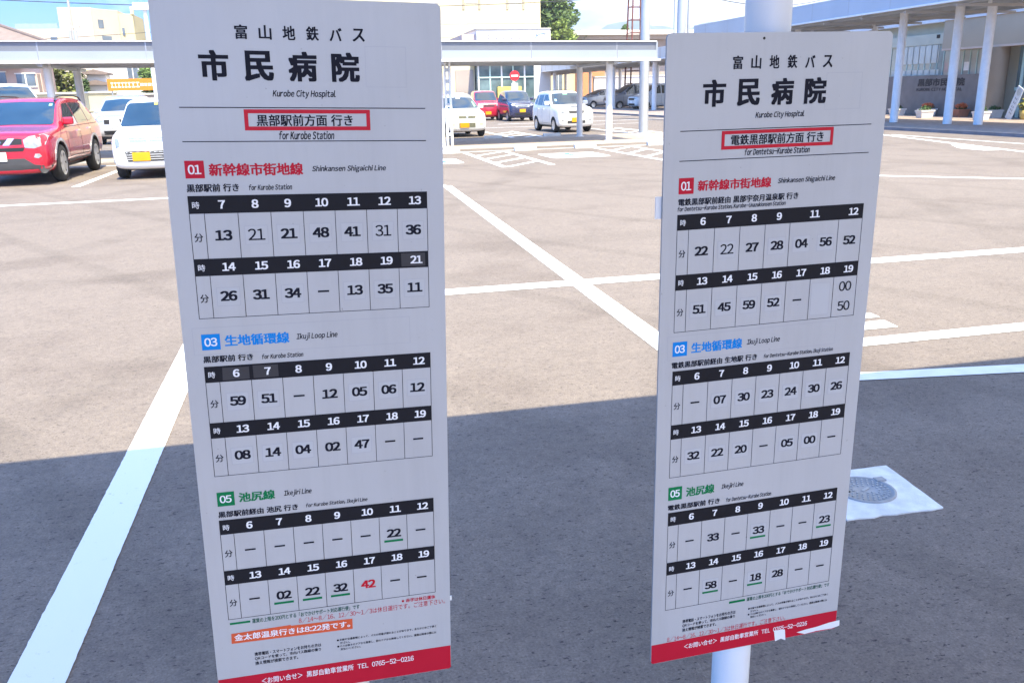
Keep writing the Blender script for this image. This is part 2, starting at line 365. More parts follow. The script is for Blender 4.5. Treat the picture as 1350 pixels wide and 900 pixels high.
# ================================================================== THE TWO TIMETABLE BOARDS
SW, SH = .45, 1.2715
M_BOARD = mat('board_white', (.445, .450, .458), .36, .10, .03, 5, .05, 6)
def weather_board(m):
    nt = m.node_tree; L = nt.links.new; b = nt.nodes['Principled BSDF']
    src = b.inputs['Base Color'].links[0].from_socket
    tc = nt.nodes.new('ShaderNodeTexCoord'); mp = nt.nodes.new('ShaderNodeMapping'); mp.inputs['Scale'].default_value = (22, 22, 1.6); L(tc.outputs['Object'], mp.inputs[0])
    n = nt.nodes.new('ShaderNodeTexNoise'); n.inputs['Scale'].default_value = 1.0; n.inputs['Detail'].default_value = 6; n.inputs['Roughness'].default_value = .7; L(mp.outputs[0], n.inputs['Vector'])
    r = nt.nodes.new('ShaderNodeValToRGB'); e = r.color_ramp.elements; e[0].position = .30; e[0].color = (.945, .945, .95, 1); e[1].position = .52; e[1].color = (1, 1, 1, 1); L(n.outputs['Fac'], r.inputs[0])
    n3 = nt.nodes.new('ShaderNodeTexNoise'); n3.inputs['Scale'].default_value = 160; n3.inputs['Detail'].default_value = 2; L(tc.outputs['Object'], n3.inputs['Vector'])
    r3 = nt.nodes.new('ShaderNodeValToRGB'); e = r3.color_ramp.elements; e[0].position = .20; e[0].color = (.66, .65, .64, 1); e[1].position = .25; e[1].color = (1, 1, 1, 1); L(n3.outputs['Fac'], r3.inputs[0])
    x = nt.nodes.new('ShaderNodeMixRGB'); x.blend_type = 'MULTIPLY'; x.inputs['Fac'].default_value = 1; L(src, x.inputs['Color1']); L(r.outputs[0], x.inputs['Color2'])
    y = nt.nodes.new('ShaderNodeMixRGB'); y.blend_type = 'MULTIPLY'; y.inputs['Fac'].default_value = 1; L(x.outputs[0], y.inputs['Color1']); L(r3.outputs[0], y.inputs['Color2']); L(y.outputs[0], b.inputs['Base Color'])
    rr = nt.nodes.new('ShaderNodeMapRange'); rr.inputs['To Min'].default_value = .22; rr.inputs['To Max'].default_value = .48; L(n.outputs['Fac'], rr.inputs['Value']); L(rr.outputs[0], b.inputs['Roughness'])
weather_board(M_BOARD)
M_EDGE = mat('board_edge', (.30, .31, .33), .5, .3, .1, 20)
M_INK = mat('black_ink', (.008, .009, .018), .6, spec=.15)
M_BAR = mat('bar_ink', (.012, .012, .016), .6, spec=.15)
M_REDI = mat('red_ink', (.47, .008, .028), .5, 0, .04, 10, spec=.2)
M_REDF = mat('red_tape', (.50, .006, .024), .45, 0, .05, 14, spec=.25)
M_BLUEI = mat('blue_ink', (.004, .21, .60), .5, spec=.15)
M_GREENI = mat('green_ink', (.004, .17, .058), .5, spec=.15)
M_ORANGE = mat('orange_label', (.60, .085, .025), .45, 0, .06, 12)
M_PRINTW = mat('print_white', (.78, .78, .79), .45)
M_STICK = mat('sticker_paper', (.455, .46, .468), .5, 0, .02, 9)
M_STICKE = mat('sticker_edge', (.36, .36, .40), .6)
M_TAPEW = mat('white_tape', (.76, .76, .76), .4, 0, .05, 20)
M_STICKB = mat('black_sticker', (.026, .025, .030), .55)
COLX = [29.8, 53, 105.5, 158, 210.5, 263, 316, 368.5, 420.5]
def cellx(i): return (COLX[i+1] + COLX[i+2])/2

def sign_board(root_loc, pos, M3, title_x, data, tilt_label, name_label):
    t = thing('bus_stop_timetable', root_loc, name_label, 'timetable board', 'bus timetable boards')
    inv = Matrix.Translation(-Vector(root_loc))
    M = inv @ Matrix.Translation(pos) @ Matrix(M3).to_4x4()
    B = Board(M, SW, SH); H = SH*1000
    # board plate with rounded corners
    rad = 10; pts = []
    for cx, cy, a0 in ((450-rad, rad, 270), (450-rad, H-rad, 0), (rad, H-rad, 90), (rad, rad, 180)):
        for k in range(7):
            a = R(a0 + 15*k); pts.append((cx + rad*math.cos(a), cy + rad*math.sin(a)))
    mb = MB(); n = len(pts)
    front = [B.p(x, y, 0) for x, y in pts]; back = [B.p(x, y, -5) for x, y in pts]
    mb.add(front, [tuple(range(n))], 0)
    mb.add(front + back, [(i, (i+1) % n, n+(i+1) % n, n+i) for i in range(n)] + [tuple(range(2*n-1, n-1, -1))], 1)
    board = mb.build('board', [M_BOARD, M_EDGE], t)
    # heading
    ink = MB()
    y0, y1 = data['t1y']; x0, x1 = data['t1x']; w = 19.6; pitch = (x1-x0-w)/5
    for i, ch in enumerate('富山地鉄バス'):
        B.fit(ink, ch, x0 + i*pitch, x0 + i*pitch + w, y0 + (1.5 if i > 3 else 0), y1, .026)
    ink.build('operator_name', M_INK, board); ink = MB()
    y0, y1 = data['t2y']; x0, x1 = data['t2x']; w = 45; pitch = (x1-x0-w)/3
    for i, ch in enumerate('市民病院'):
        ink = MB(); B.fit(ink, ch, x0 + i*pitch, x0 + i*pitch + w, y0, y1, .042); ink.build('stop_name_character', M_INK, board)
    ink = MB()
    B.fit(ink, 'Kurobe City Hospital', *data['kch'], .030, .22); ink.build('stop_name_in_english', M_INK, board)
    for ly in data['lines']:
        ink = MB(); B.rect(ink, 30, ly-.7, 421, ly+.7); ink.build('rule_line', M_INK, board)
    ink = MB()
    B.fit(ink, data['dest'], *data['destb'], .022); ink.build('destination_name', M_INK, board); ink = MB()
    B.fit(ink, data['for'], *data['forb'], .030, .22); ink.build('destination_in_english', M_INK, board)
    fr = MB(); fx0, fy0, fx1, fy1 = data['frame']; th = 6.2
    B.quad(fr, [(fx0, fy0), (fx1, fy0), (fx1-th, fy0+th), (fx0+th, fy0+th)]); B.quad(fr, [(fx0+th, fy1-th), (fx1-th, fy1-th), (fx1, fy1), (fx0, fy1)])
    B.quad(fr, [(fx0, fy0), (fx0+th, fy0+th), (fx0+th, fy1-th), (fx0, fy1)]); B.quad(fr, [(fx1-th, fy0+th), (fx1, fy0), (fx1, fy1), (fx1-th, fy1-th)])
    fr.build('destination_frame', M_REDF, board)
    def sticker(parent, x0, y0, x1, y1, d=.25, m=None):
        s = MB(); j = lambda: random.uniform(-.6, .6)
        q = [(x0+j(), y0+j()), (x1+j(), y0+j()), (x1+j(), y1+j()), (x0+j(), y1+j())]
        cx, cy = (x0+x1)/2, (y0+y1)/2; e = .55
        B.quad(s, q, d, 2 if m is M_STICKB else 1); B.quad(s, [(x - e*(1 if x > cx else -1), y - e*(1 if y > cy else -1)) for x, y in q], d+.06, 0)
        s.build('sticker', [m or M_STICK, M_STICKE, M_BAR], parent)
    for q in data['patches']: sticker(board, *q, .12, M_BOARD)
    
    # three timetables
    def one(q, nm, mm, *a):
        m_ = MB(); B.mid(m_, *a); q.append((nm, mm, m_))
    for tb in data['tables']:
        tx = MB(); y = tb['y']
        gridm = MB(); hq = []
        for ri in (0, 1):
            top, hb, bot = (y[0], y[1], y[2]) if ri == 0 else (y[2], y[3], y[4])
            bars = MB(); B.rect(bars, COLX[0]-.4, top, COLX[-1]+.4, hb, .36); hq.append(('hour_bar', M_BAR, bars))
            one(hq, 'hour_character', M_PRINTW, '時', 41, (top+hb)/2+.6, 11.5, 1, .004, .62)
            one(hq, 'minute_character', M_INK, '分', 41, (hb+bot)/2+2, 14, .95, .014, .5)
            cols = [COLX[0]] + [COLX[1+i] for i in range(8)]
            skip = tb.get('skip', {}).get(ri, ())
            for i, cx in enumerate(cols):
                if i in skip: continue
                B.rect(gridm, cx-.45, hb, cx+.45, bot+.4, .4)
            for i, (hour, val) in enumerate(zip(tb['h'][ri], tb['m'][ri])):
                cx = cellx(i); cy = (hb+bot)/2 - 1
                if hour:
                    hx = cx + 5 if hour != '11*' else 316 - 1
                    one(hq, 'hour_numeral', M_PRINTW, hour.rstrip('*'), hx - (3 if len(hour.rstrip('*')) == 1 else 0), (top+hb)/2, 14.2, 1.04, .038, .62)
                if not val: continue
                v = val; fl = ''
                while v and v[-1] in 'stuRBx': fl += v[-1]; v = v[:-1]
                if 's' in fl: sticker(board, cx-18 + (1 if 'x' in fl else 0), cy-15, cx+19, cy+17, .3)
                if 'B' in fl: sticker(board, COLX[i+1]+4, cy-31, COLX[i+2]-7, cy+34, .2)
                if v == '-': dash = MB(); B.rect(dash, cx-9.5, cy-2, cx+9.5, cy+1.2, .5); hq.append(('no_bus_dash', M_INK, dash))
                elif 't' in fl:
                    for k, vv in enumerate(v.split('/')):
                        one(hq, 'minute_numeral', M_INK, vv, cx+1, cy + (0 if '/' not in v else (-20 if k == 0 else 20)), 19.5, .98, .014, .5)
                elif v:
                    one(hq, 'minute_numeral', M_REDF if 'R' in fl else M_INK, v, cx+1, cy, 17.5, 1.08, .048, .5)
                if 'u' in fl:
                    un = MB(); B.rect(un, cx-18, cy+14, cx+18, cy+18.5, .5); hq.append(('underline', M_GREENI, un))
        B.rect(gridm, COLX[0]-.4, y[4]-.4, COLX[-1]+.4, y[4]+.5, .42)
        rt = gridm.build('timetable', M_INK, t)
        for nm, mm, q in hq: q.build(nm, mm, rt)
        b = MB(); bx0, by0, bx1, by1 = tb['badge']; B.rect(b, bx0, by0, bx1, by1, .4); bo = b.build('route_badge', tb['mat'], rt)
        b = MB(); B.fit(b, tb['no'], bx0+4.5, bx1-5, by0+6.5, by1-6.5, .022, 0, .55); b.build('route_number', M_PRINTW, rt)
        b = MB(); B.fit(b, tb['route'], *tb['routeb'], .036, 0, .45); b.build('route_name', tb['mat'], rt)
        b = MB(); B.fit(b, tb['en'], *tb['enb'], .028, .22, .45); b.build('route_name_in_english', M_INK, rt)
        b = MB(); B.fit(b, tb['jp'], *tb['jpb'], .034, 0, .45); b.build('direction_lettering', M_INK, rt)
        b = MB(); B.fit(b, tb['fo'], *tb['fob'], .032, .22, .45); b.build('direction_in_english', M_INK, rt)
        for q in tb.get('dark', ()): sticker(rt, *q, .45, M_STICKB)
    # foot of the board
    f = data['foot']
    band = MB(); B.quad(band, [(.6, f['band']), (449.4, f['band']), (449.4, H-4), (446, H-.6), (4, H-.6), (.6, H-4)], .3); bo = band.build('red_band', M_REDI, board)
    tl = MB(); B.fit(tl, '<お問い合せ>　黒部自動車営業所　TEL　0765-52-0216', *f['tel'], .012, 0, .5); tl.build('telephone_lettering', M_PRINTW, bo)
    gb = MB(); B.rect(gb, *f['gbar'], .4); gb.build('green_line_key', M_GREENI, board); gb = MB(); B.fit(gb, '運賃の上限を200円とする「おでかけサポート対応運行便」です', *f['gtext'], .02, 0, .4); gb.build('fare_note', mat('dark_green_ink', (.012, .09, .06), .5), board)
    sm = MB(); ya, yb = f['qt']; h = (yb-ya)/3
    for k, (s, xe) in enumerate((('携帯電話・スマートフォンをお持ちの方は', 195), ('QRコードを使って、市内バス路線の乗り', 194), ('換え情報が検索できます。', 150))):
        B.fit(sm, s, 70.5, xe, ya + k*h, ya + k*h + h*.80, .024, 0, .4)
    sm.build('small_print', M_INK, board); sm = MB()
    ya, yb = f['nt']; h = (yb-ya)/4
    for k, (s, xa, xe) in enumerate((('●天候や交通事情によって、バスの到着が遅れることがあります。あらかじめご了承く', 225, 421), ('ださい。', 231, 250), ('●バスは後ろのドアから乗車し、前のドアから降車してください。運賃は降車の際にお', 225, 421), ('支払いください。', 231, 270))):
        B.fit(sm, s, xa, xe, ya + k*h, ya + k*h + h*.74, .020, 0, .4)
    sm.build('disclaimer_print', M_INK, board)
    rd = MB()
    if 'red1' in f: B.fit(rd, '※赤字は休日運休', *f['red1'], .026, 0, .5); rd.build('holiday_note', M_REDF, board); rd = MB()
    B.fit(rd, '8/14〜8/16、12/30〜1/3は休日運行です。ご注意下さい。', *f['red2'], -.004, 0, .55)
    rd.build('holiday_note', M_REDF, board)
    if 'orange' in f:
        og = MB(); B.quad(og, f['orange'], .35); oo = og.build('orange_label', M_ORANGE, board)
        ol = MB(); B.fit(ol, '金太郎温泉行きは8:22発です。', *f['otext'], .02, 0, .5, 0, 4.0); ol.build('orange_label_lettering', M_PRINTW, oo)
    for q in f.get('tape', ()):
        tm = MB(); B.quad(tm, q, .6); B.quad(tm, [(x, y) for x, y in q], .5); tm.build('tape_scrap', M_TAPEW, board)
    # fixings on the back
    for yy in (170, 640, 1120):
        br = MB()
        ps = [B.p(x, y_, d) for d in (-5.5, -19) for x, y_ in ((150, yy), (300, yy), (300, yy+35), (150, yy+35))]
        br.add(ps, [(0, 1, 2, 3), (7, 6, 5, 4), (0, 4, 5, 1), (1, 5, 6, 2), (2, 6, 7, 3), (3, 7, 4, 0)])
        br.build('clamp', M_STEELD, t)
    return t, B, board

T1L = dict(y=[305, 334, 408.5, 437.5, 510], h=[['7', '8', '9', '10', '11', '12', '13'], ['14', '15', '16', '17', '18', '19', '21']],
           m=[['13', '21st', '21s', '48s', '41s', '31st', '36s'], ['26s', '31', '34s', '-', '13s', '35s', '11s']],
           badge=(29.6, 249, 59.2, 277), no='01', mat=M_REDI, route='新幹線市街地線', routeb=(66, 214.5, 253.5, 273.8), en='Shinkansen Shigaichi Line', enb=(229, 351.5, 259, 271),
           jp='黒部駅前 行き', jpb=(29.5, 110.4, 286, 299), fo='for Kurobe Station', fob=(126, 195, 288, 297.5), dark=[(372, 411, 416, 435)])
T2L = dict(y=[595, 624, 698, 727, 799], h=[['6', '7', '8', '9', '10', '11', '12'], ['13', '14', '15', '16', '17', '18', '19']],
           m=[['59s', '51s', '-', '12', '05s', '06s', '12s'], ['08s', '14s', '04s', '02', '47s', '-', '-']],
           badge=(29.5, 537.6, 59.8, 565.5), no='03', mat=M_BLUEI, route='生地循環線', routeb=(67, 174.3, 541, 561), en='Ikuji Loop Line', enb=(186, 256.6, 545, 558.5),
           jp='黒部駅前 行き', jpb=(29.5, 111.4, 576, 588), fo='for Kurobe Station', fob=(126, 196, 578.5, 587.5), dark=[(58, 598, 103, 622), (109, 597.5, 152, 621)])
T3L = dict(y=[885.5, 914.5, 988, 1017.5, 1090], h=T2L['h'],
           m=[['-', '-', '-', '-', '-', '22u', '-'], ['-', '02u', '22u', '32u', '42R', '-', '-']],
           badge=(30, 830.5, 59.8, 858), no='05', mat=M_GREENI, route='池尻線', routeb=(67, 130.3, 835, 853.5), en='Ikejiri Line', enb=(145.8, 195.3, 839, 852.5),
           jp='黒部駅前経由 池尻 行き', jpb=(29.5, 169.1, 868, 880.3), fo='for Kurobe Station, Ikejiri Line', fob=(183.4, 296, 869.5, 879.5))
DL = dict(t1x=(122.3, 324.3), t1y=(41, 62.5), t2x=(65, 314), t2y=(79.5, 125.5), kch=(173.7, 273.5, 138.5, 152), lines=(166.4, 219.2),
          dest='黒部駅前方面 行き', destb=(146, 299.3, 177, 195.2), frame=(127.1, 169, 328, 202), **{'for': 'for Kurobe Station'}, forb=(179.5, 268, 202.9, 216.5),
          patches=[(323.9, 69.6, 390.3, 133), (16.5, 526, 385, 574)], tables=[T1L, T2L, T3L],
          foot=dict(band=1217, tel=(79.3, 373.8, 1226.5, 1240), gbar=(31.3, 1097.5, 68.1, 1101.8), gtext=(71.3, 271.6, 1094.5, 1104.5), qt=(1168, 1198), nt=(1165, 1193),
                    red1=(353.5, 420.5, 1096, 1104.5), red2=(156, 439.5, 1106.5, 1118.6), orange=[(32, 1121), (140, 1119), (142, 1121), (256.7, 1124), (256.6, 1146.5), (31.1, 1142.4)], otext=(37, 252, 1123.5, 1137.5)))
tL, BL, boardL = sign_board((-.0231, 1.512, 0), Vector((-.0231, 1.4699, 1.0149)), ((.99916, -.02687, .03094), (.02673, .99963, .00488), (-.03106, -.00405, .99951)),
    None, DL, '', 'wider-looking slightly tilted timetable board with an orange label, its times under 黒部駅前方面 行き')
pm = MB(); pm.tube((0, .062, 0), (0, .04, 1.66), .04, n=24); pm.lathe([(.0, .0), (.2, .0), (.2, .05), (.16, .07), (.05, .08)], (0, .06, 0)); pm.build('post', M_STEEL, tL)
tab = MB(); ps = [BL.p(x, y_, d) for d in (-5, -8) for x, y_ in ((440, 1108), (454.5, 1108), (454.5, 1117), (440, 1117))]
tab.add(ps, [(0, 1, 2, 3), (7, 6, 5, 4), (0, 4, 5, 1), (1, 5, 6, 2), (2, 6, 7, 3), (3, 7, 4, 0)]); tab.build('tape_scrap', M_TAPEW, boardL)

T1R = dict(y=[313, 342, 425.5, 455, 536.5], h=[['6', '7', '8', '9', '11*', '', '12'], ['13', '14', '15', '16', '17', '18', '19']],
           m=[['22', '22st', '27', '28s', '04s', '56s', '52'], ['51s', '45s', '59s', '52s', '-', 'B', '00/50t']], skip={0: (6,)},
           badge=(30.4, 247, 60, 276), no='01', mat=M_REDI, route='新幹線市街地線', routeb=(68, 217.4, 252.5, 272), en='Shinkansen Shigaichi Line', enb=(231, 352.6, 256, 268.5),
           jp='電鉄黒部駅前経由 黒部宇奈月温泉駅 行き', jpb=(30.4, 276.3, 284, 297), fo='for Dentetsu-Kurobe Station, Kurobe-Unazukionsen Station', fob=(29.4, 250.4, 298.5, 308))
T2R = dict(y=[614.5, 643.5, 726, 756.5, 839], h=T2L['h'],
           m=[['-', '07s', '30s', '23s', '24s', '30s', '26s'], ['32s', '22s', '20s', '-', '05s', '00s', '-']],
           badge=(28.2, 556, 58.4, 584.8), no='03', mat=M_BLUEI, route='生地循環線', routeb=(67, 175.4, 560.5, 581.5), en='Ikuji Loop Line', enb=(185.4, 257.7, 564.5, 578.5),
           jp='電鉄黒部駅前経由 生地駅 行き', jpb=(27.3, 209.6, 596, 609), fo='for Dentetsu-Kurobe Station, Ikuji Station', fob=(224.4, 380, 599, 609.5))
T3R = dict(y=[917, 947, 1031.5, 1061, 1144], h=T2L['h'],
           m=[['-', '33', '-', '33us', '-', '-', '23us'], ['-', '58us', '-', '18us', '28s', '-', '-']],
           badge=(28.5, 860.5, 58.5, 889.5), no='05', mat=M_GREENI, route='池尻線', routeb=(67.2, 130.4, 865.5, 886), en='Ikejiri Line', enb=(146, 196, 869.5, 883),
           jp='電鉄黒部駅前 行き', jpb=(28.5, 144, 899.5, 912), fo='for Dentetsu-Kurobe Station', fob=(158, 262, 902, 911.5))
DR = dict(t1x=(127, 327.3), t1y=(38.5, 61.5), t2x=(71, 319), t2y=(78, 124.5), kch=(177, 276.5, 135.5, 149), lines=(164.8, 217),
          dest='電鉄黒部駅前方面 行き', destb=(130.4, 320.6, 174.5, 193), frame=(111.5, 167, 341, 200), **{'for': 'for Dentetsu-Kurobe Station'}, forb=(159.2, 293.4, 199.8, 212),
          patches=[(318, 70.5, 392, 135.5), (17, 544, 382, 592)], tables=[T1R, T2R, T3R],
          foot=dict(band=1224.5, tel=(76, 374.6, 1236, 1249), gbar=(178, 1150.8, 216, 1156.2), gtext=(220, 423, 1148.5, 1158), qt=(1175, 1207), nt=(1175, 1204),
                    red2=(36, 318.4, 1211, 1223.8),
                    tape=[[(292.5, 1246), (319.6, 1248), (322.8, 1276.3), (311, 1270), (297.1, 1274)], [(350, 1262), (372, 1259), (400, 1257.5), (430, 1253), (458, 1251.5), (459, 1266), (440, 1269.5), (400, 1268), (371, 1270)]]))
tR, BR, boardR = sign_board((.8312, 1.4475, 0), Vector((.8312, 1.4497, .9563)), ((.99961, -.02784, -.00158), (.02783, .99961, -.00187), (.00163, .00182, 1.0)),
    None, DR, '', 'upright timetable board on the white round column, its times under 電鉄黒部駅前方面 行き')
tab = MB(); ps = [BR.p(x, y_, d) for d in (-6, -9) for x, y_ in ((-11, 279), (12, 279), (12, 319), (-11, 319))]
tab.add(ps, [(0, 1, 2, 3), (7, 6, 5, 4), (0, 4, 5, 1), (1, 5, 6, 2), (2, 6, 7, 3), (3, 7, 4, 0)]); tab.build('metal_tab', M_STEEL, boardR)
hl = MB(); hl.poly([BR.p(186 + 2.6*math.cos(k*.7854), 10 + 2.6*math.sin(k*.7854), .3) for k in range(8)]); hl.build('rivet_hole', M_BLACK, boardR)

# ================================================================== valve cover in the asphalt
def valve_cover():
    t = thing('valve_cover', (1.95, 2.59, 0), 'round iron valve cover in a pale square concrete slab set in the dark asphalt', 'manhole')
    random.seed(3); mb = MB(); pts = []
    cs = [(-.20, -.19), (.185, -.20), (.215, .17), (-.19, .18)]
    for (a, b) in zip(cs, cs[1:] + cs[:1]):
        for k in range(8):
            f = k/8; j = .006 if b[1] <= .0 and a[1] <= 0 else .002
            pts.append((a[0] + (b[0]-a[0])*f + random.uniform(-j, j), a[1] + (b[1]-a[1])*f + random.uniform(-j, j), -.02))
    mb.prism(pts, (0, 0, .026)); mb.build('slab', mat('new_concrete', (.70, .70, .69), .85, 0, .16, 14, .3, 120), t)
    mb = MB(); mb.lathe([(0, .0075), (.100, .0075), (.101, .010), (.112, .010), (.1125, .005)], n=40)
    mb.box(.085, .125, .045, .075, .0068, .0125); c = mb.build('cover', M_IRON, t)
    mb = MB()
    for rr in (.032, .050, .068, .086):
        n = int(rr*330)
        for k in range(n):
            a = 2*math.pi*k/n
            if rr < .05 and abs(math.cos(a)) > .5: continue
            mb.box(-.0045, .0045, -.003, .003, .0076, .0112, M=Matrix.Rotation(a, 4, 'Z') @ Matrix.Translation((rr, 0, 0)))
    mb.box(-.022, .022, -.006, .006, .0076, .0100, M=Matrix.Rotation(R(25), 4, 'Z')); mb.build('cover_stud', mat('worn_iron', (.37, .38, .40), .55, .2, .1, 30), c)
    mb = MB(); mb.lathe([(0, .0112), (.006, .0112), (.007, .0078)], (-.072, .0, 0), n=10); mb.build('lifting_hole', M_BLACK, c)
valve_cover()

#@@WORLD@@
# ================================================================== CARS
M_WHITECAR = mat('white_car_paint', (.72, .72, .71), .25, 0, .02, 3, coat=.8)
M_SILVER = mat('silver_car_paint', (.50, .51, .53), .25, .35, .03, 3, coat=.8)
M_REDCAR = mat('red_car_paint', (.40, .004, .026), .25, 0, .03, 3, coat=1)
M_NAVY = mat('navy_car_paint', (.016, .020, .070), .2, .2, .06, 3, coat=1)
M_DARKCAR = mat('dark_car_paint', (.02, .022, .026), .2, .2, .06, 3, coat=1)
M_GREYCAR = mat('grey_car_paint', (.30, .31, .34), .25, .3, .04, 3, coat=.8)
M_SEAM = mat('panel_gap', (.012, .012, .013), .7)
M_SEAMW = mat('panel_gap_light', (.16, .16, .165), .7)
M_SKIRT = mat('grey_skirt', (.045, .045, .05), .6, 0, .08, 6)
M_STICKG = mat('green_sticker', (.25, .60, .35), .5)
M_WHEELIN = mat('steering_trim', (.45, .44, .46), .5)

def interp(st, y):
    for a, b in zip(st, st[1:]):
        if a[0] <= y <= b[0]:
            t = (y-a[0])/(b[0]-a[0]); return [p+(q-p)*t for p, q in zip(a, b)]
    return list(st[-1])

def make_car(name, loc, yaw, label, group, paint, S, detail=2, plate='y'):
    """S: the kind of car. Its nose points to -y, y runs from the nose. st rows: y, half width, underside, belt height, top, half width at the top"""
    root = thing(name, loc, label, 'car', group, yaw)
    st = S['st']; L = st[-1][0]; y0 = -L/2
    vs = []; n = 0
    for (yy, hw, zb, zs, zt, tw) in st:
        k = zs - zb
        half = [(0, zb), (hw*.86, zb), (hw*.975, zb + k*.14), (hw, zb + k*.5), (hw*.985, zs - k*.10), (hw*.955, zs)]
        if zt - zs > .3: half += [(hw*.955 + (tw-hw*.955)*.5, zs + (zt-zs)*.5), (tw, zt - .09), (tw*.985, zt - .035), (tw*.86, zt - .004), (0, zt + .012)]
        else:
            half += [(hw*.955 + (tw-hw*.955)*.35, zs + (zt-zs)*.55), (hw*.955 + (tw-hw*.955)*.75, zt - .025), (tw, zt - .004), (tw*.6, zt + .010), (0, zt + .018)]
        ring = [(x, z) for x, z in half] + [(-x, z) for x, z in half[-2:0:-1]]
        n = len(ring); vs += [(x, y0 + yy, z) for x, z in ring]
    m = len(st); fs = [(j*n+i, j*n+(i+1) % n, (j+1)*n+(i+1) % n, (j+1)*n+i) for j in range(m-1) for i in range(n)]
    fs += [tuple(range(n-1, -1, -1)), tuple(range((m-1)*n, m*n))]
    mb = MB(); mb.add(vs, fs, 0, True); body = mb.build('body', [paint, M_BLACK], root)
    ss = body.modifiers.new('ss', 'SUBSURF'); ss.levels = ss.render_levels = 2
    fw, rw, wr, tr = S['fw'], S['rw'], S['wr'], S['tr']
    cut = MB()
    for yy in (fw, rw):
        for sx in (-1, 1): cut.tube((sx*(tr-.22), y0+yy, wr), (sx*(tr+.35), y0+yy, wr), wr*1.16, n=28)
    co = cut.build('arch_cut', M_BLACK, None)
    co.matrix_world = Matrix.Identity(4)
    rl, rr_ = root.location.copy(), root.rotation_euler.copy(); root.location = (0, 0, 0); root.rotation_euler = (0, 0, 0)
    bo = body.modifiers.new('arch', 'BOOLEAN'); bo.operation = 'DIFFERENCE'; bo.object = co; bo.solver = 'EXACT'; bo.material_mode = 'INDEX'
    bpy.context.view_layer.update()
    dg = bpy.context.evaluated_depsgraph_get(); me = bpy.data.meshes.new_from_object(body.evaluated_get(dg))
    body.modifiers.clear(); old = body.data; body.data = me; me.name = 'body'
    for p in me.polygons: p.use_smooth = True
    # faces of the arch cut: dark liner
    me.materials.clear(); me.materials.append(paint); me.materials.append(M_BLACK)
    for p in me.polygons:
        c = p.center; mi = 0
        for yy in (fw, rw):
            rad = math.hypot(c.y-(y0+yy), c.z-wr)
            if rad < wr*1.20 and abs(c.x) < tr-.0 and (rad < wr*1.165): mi = 1
        p.material_index = mi
        if mi or abs(p.normal.z) < -.9: p.use_smooth = not mi
    root.location = rl; root.rotation_euler = rr_
    cm = co.data; bpy.data.objects.remove(co); bpy.data.meshes.remove(cm)
    bvh = BVHTree.FromPolygons([v.co.copy() for v in me.vertices], [tuple(p.vertices) for p in me.polygons])
    try: me.set_sharp_from_angle(angle=R(40))
    except Exception: pass

    def patch(nm, pts, side, m, parent=None, lift=.006, thick=.012, cell=.09):
        """pts in the projection plane: side 'f' (x,z) seen from the nose, 'b' from behind, 'r'/'l' (y,z) from +x/-x, 't' (x,y) from above"""
        bm = bmesh.new(); vv = [bm.verts.new((a, b, 0)) for a, b in pts]; bm.faces.new(vv)
        for ax in (0, 1):
            lo = min(p[ax] for p in pts); hi = max(p[ax] for p in pts); k = lo + cell
            while k < hi - 1e-4:
                no = (1, 0, 0) if ax == 0 else (0, 1, 0); co_ = (k, 0, 0) if ax == 0 else (0, k, 0)
                bmesh.ops.bisect_plane(bm, geom=bm.verts[:] + bm.edges[:] + bm.faces[:], plane_co=co_, plane_no=no); k += cell
        out = {'f': Vector((0, -1, 0)), 'b': Vector((0, 1, 0)), 'r': Vector((1, 0, 0)), 'l': Vector((-1, 0, 0)), 't': Vector((0, 0, 1))}[side]
        def org(a, b):
            if side in 'fb': return Vector((a, 0, b)) + out*8
            if side in 'rl': return Vector((0, a + y0, b)) + out*8
            return Vector((a, b + y0, 0)) + out*8
        bm.verts.ensure_lookup_table(); res = []; bad = 0
        ds = []
        for v in bm.verts:
            hit, nrm, idx, dist = bvh.ray_cast(org(v.co.x, v.co.y), -out)
            res.append((hit, nrm)); ds.append(dist if hit else None)
        good = [d for d in ds if d is not None]
        if not good: bm.free(); return None
        md = sorted(good)[len(good)//2]
        P = []
        for v, (hit, nrm), d in zip(bm.verts, res, ds):
            if hit is None or abs(d-md) > 1.3: hit = org(v.co.x, v.co.y) - out*md; nrm = out
            P.append((hit + nrm*lift, hit - nrm*thick))
        q = MB(); idx = {v: i for i, v in enumerate(bm.verts)}
        k = len(P); fs_ = [tuple(idx[v] for v in f.verts) for f in bm.faces]
        q.add([p[0] for p in P] + [p[1] for p in P], fs_ + [tuple(i+k for i in reversed(f)) for f in fs_], 0, True)
        edges = [e for e in bm.edges if len(e.link_faces) == 1]
        q.add([p for e in edges for p in (P[idx[e.verts[0]]][0], P[idx[e.verts[1]]][0], P[idx[e.verts[1]]][1], P[idx[e.verts[0]]][1])],
              [(4*i, 4*i+1, 4*i+2, 4*i+3) for i in range(len(edges))])
        bm.free()
        return q.build(nm, m, parent or root)
    mir = lambda pts: [(-a, b) for a, b in pts]
    # windows
    patch('windscreen', S['ws'] + [(-a, b) for a, b in reversed(S['ws'])], 'f', M_GLASS)
    patch('rear_window', S['rwin'] + [(-a, b) for a, b in reversed(S['rwin'])], 'b', M_GLASS)
    for w in S['side']:
        for sd in ('r', 'l'): patch('side_window', w, sd, M_GLASS)
    gap = M_SEAMW if paint in (M_WHITECAR, M_SILVER) else M_SEAM
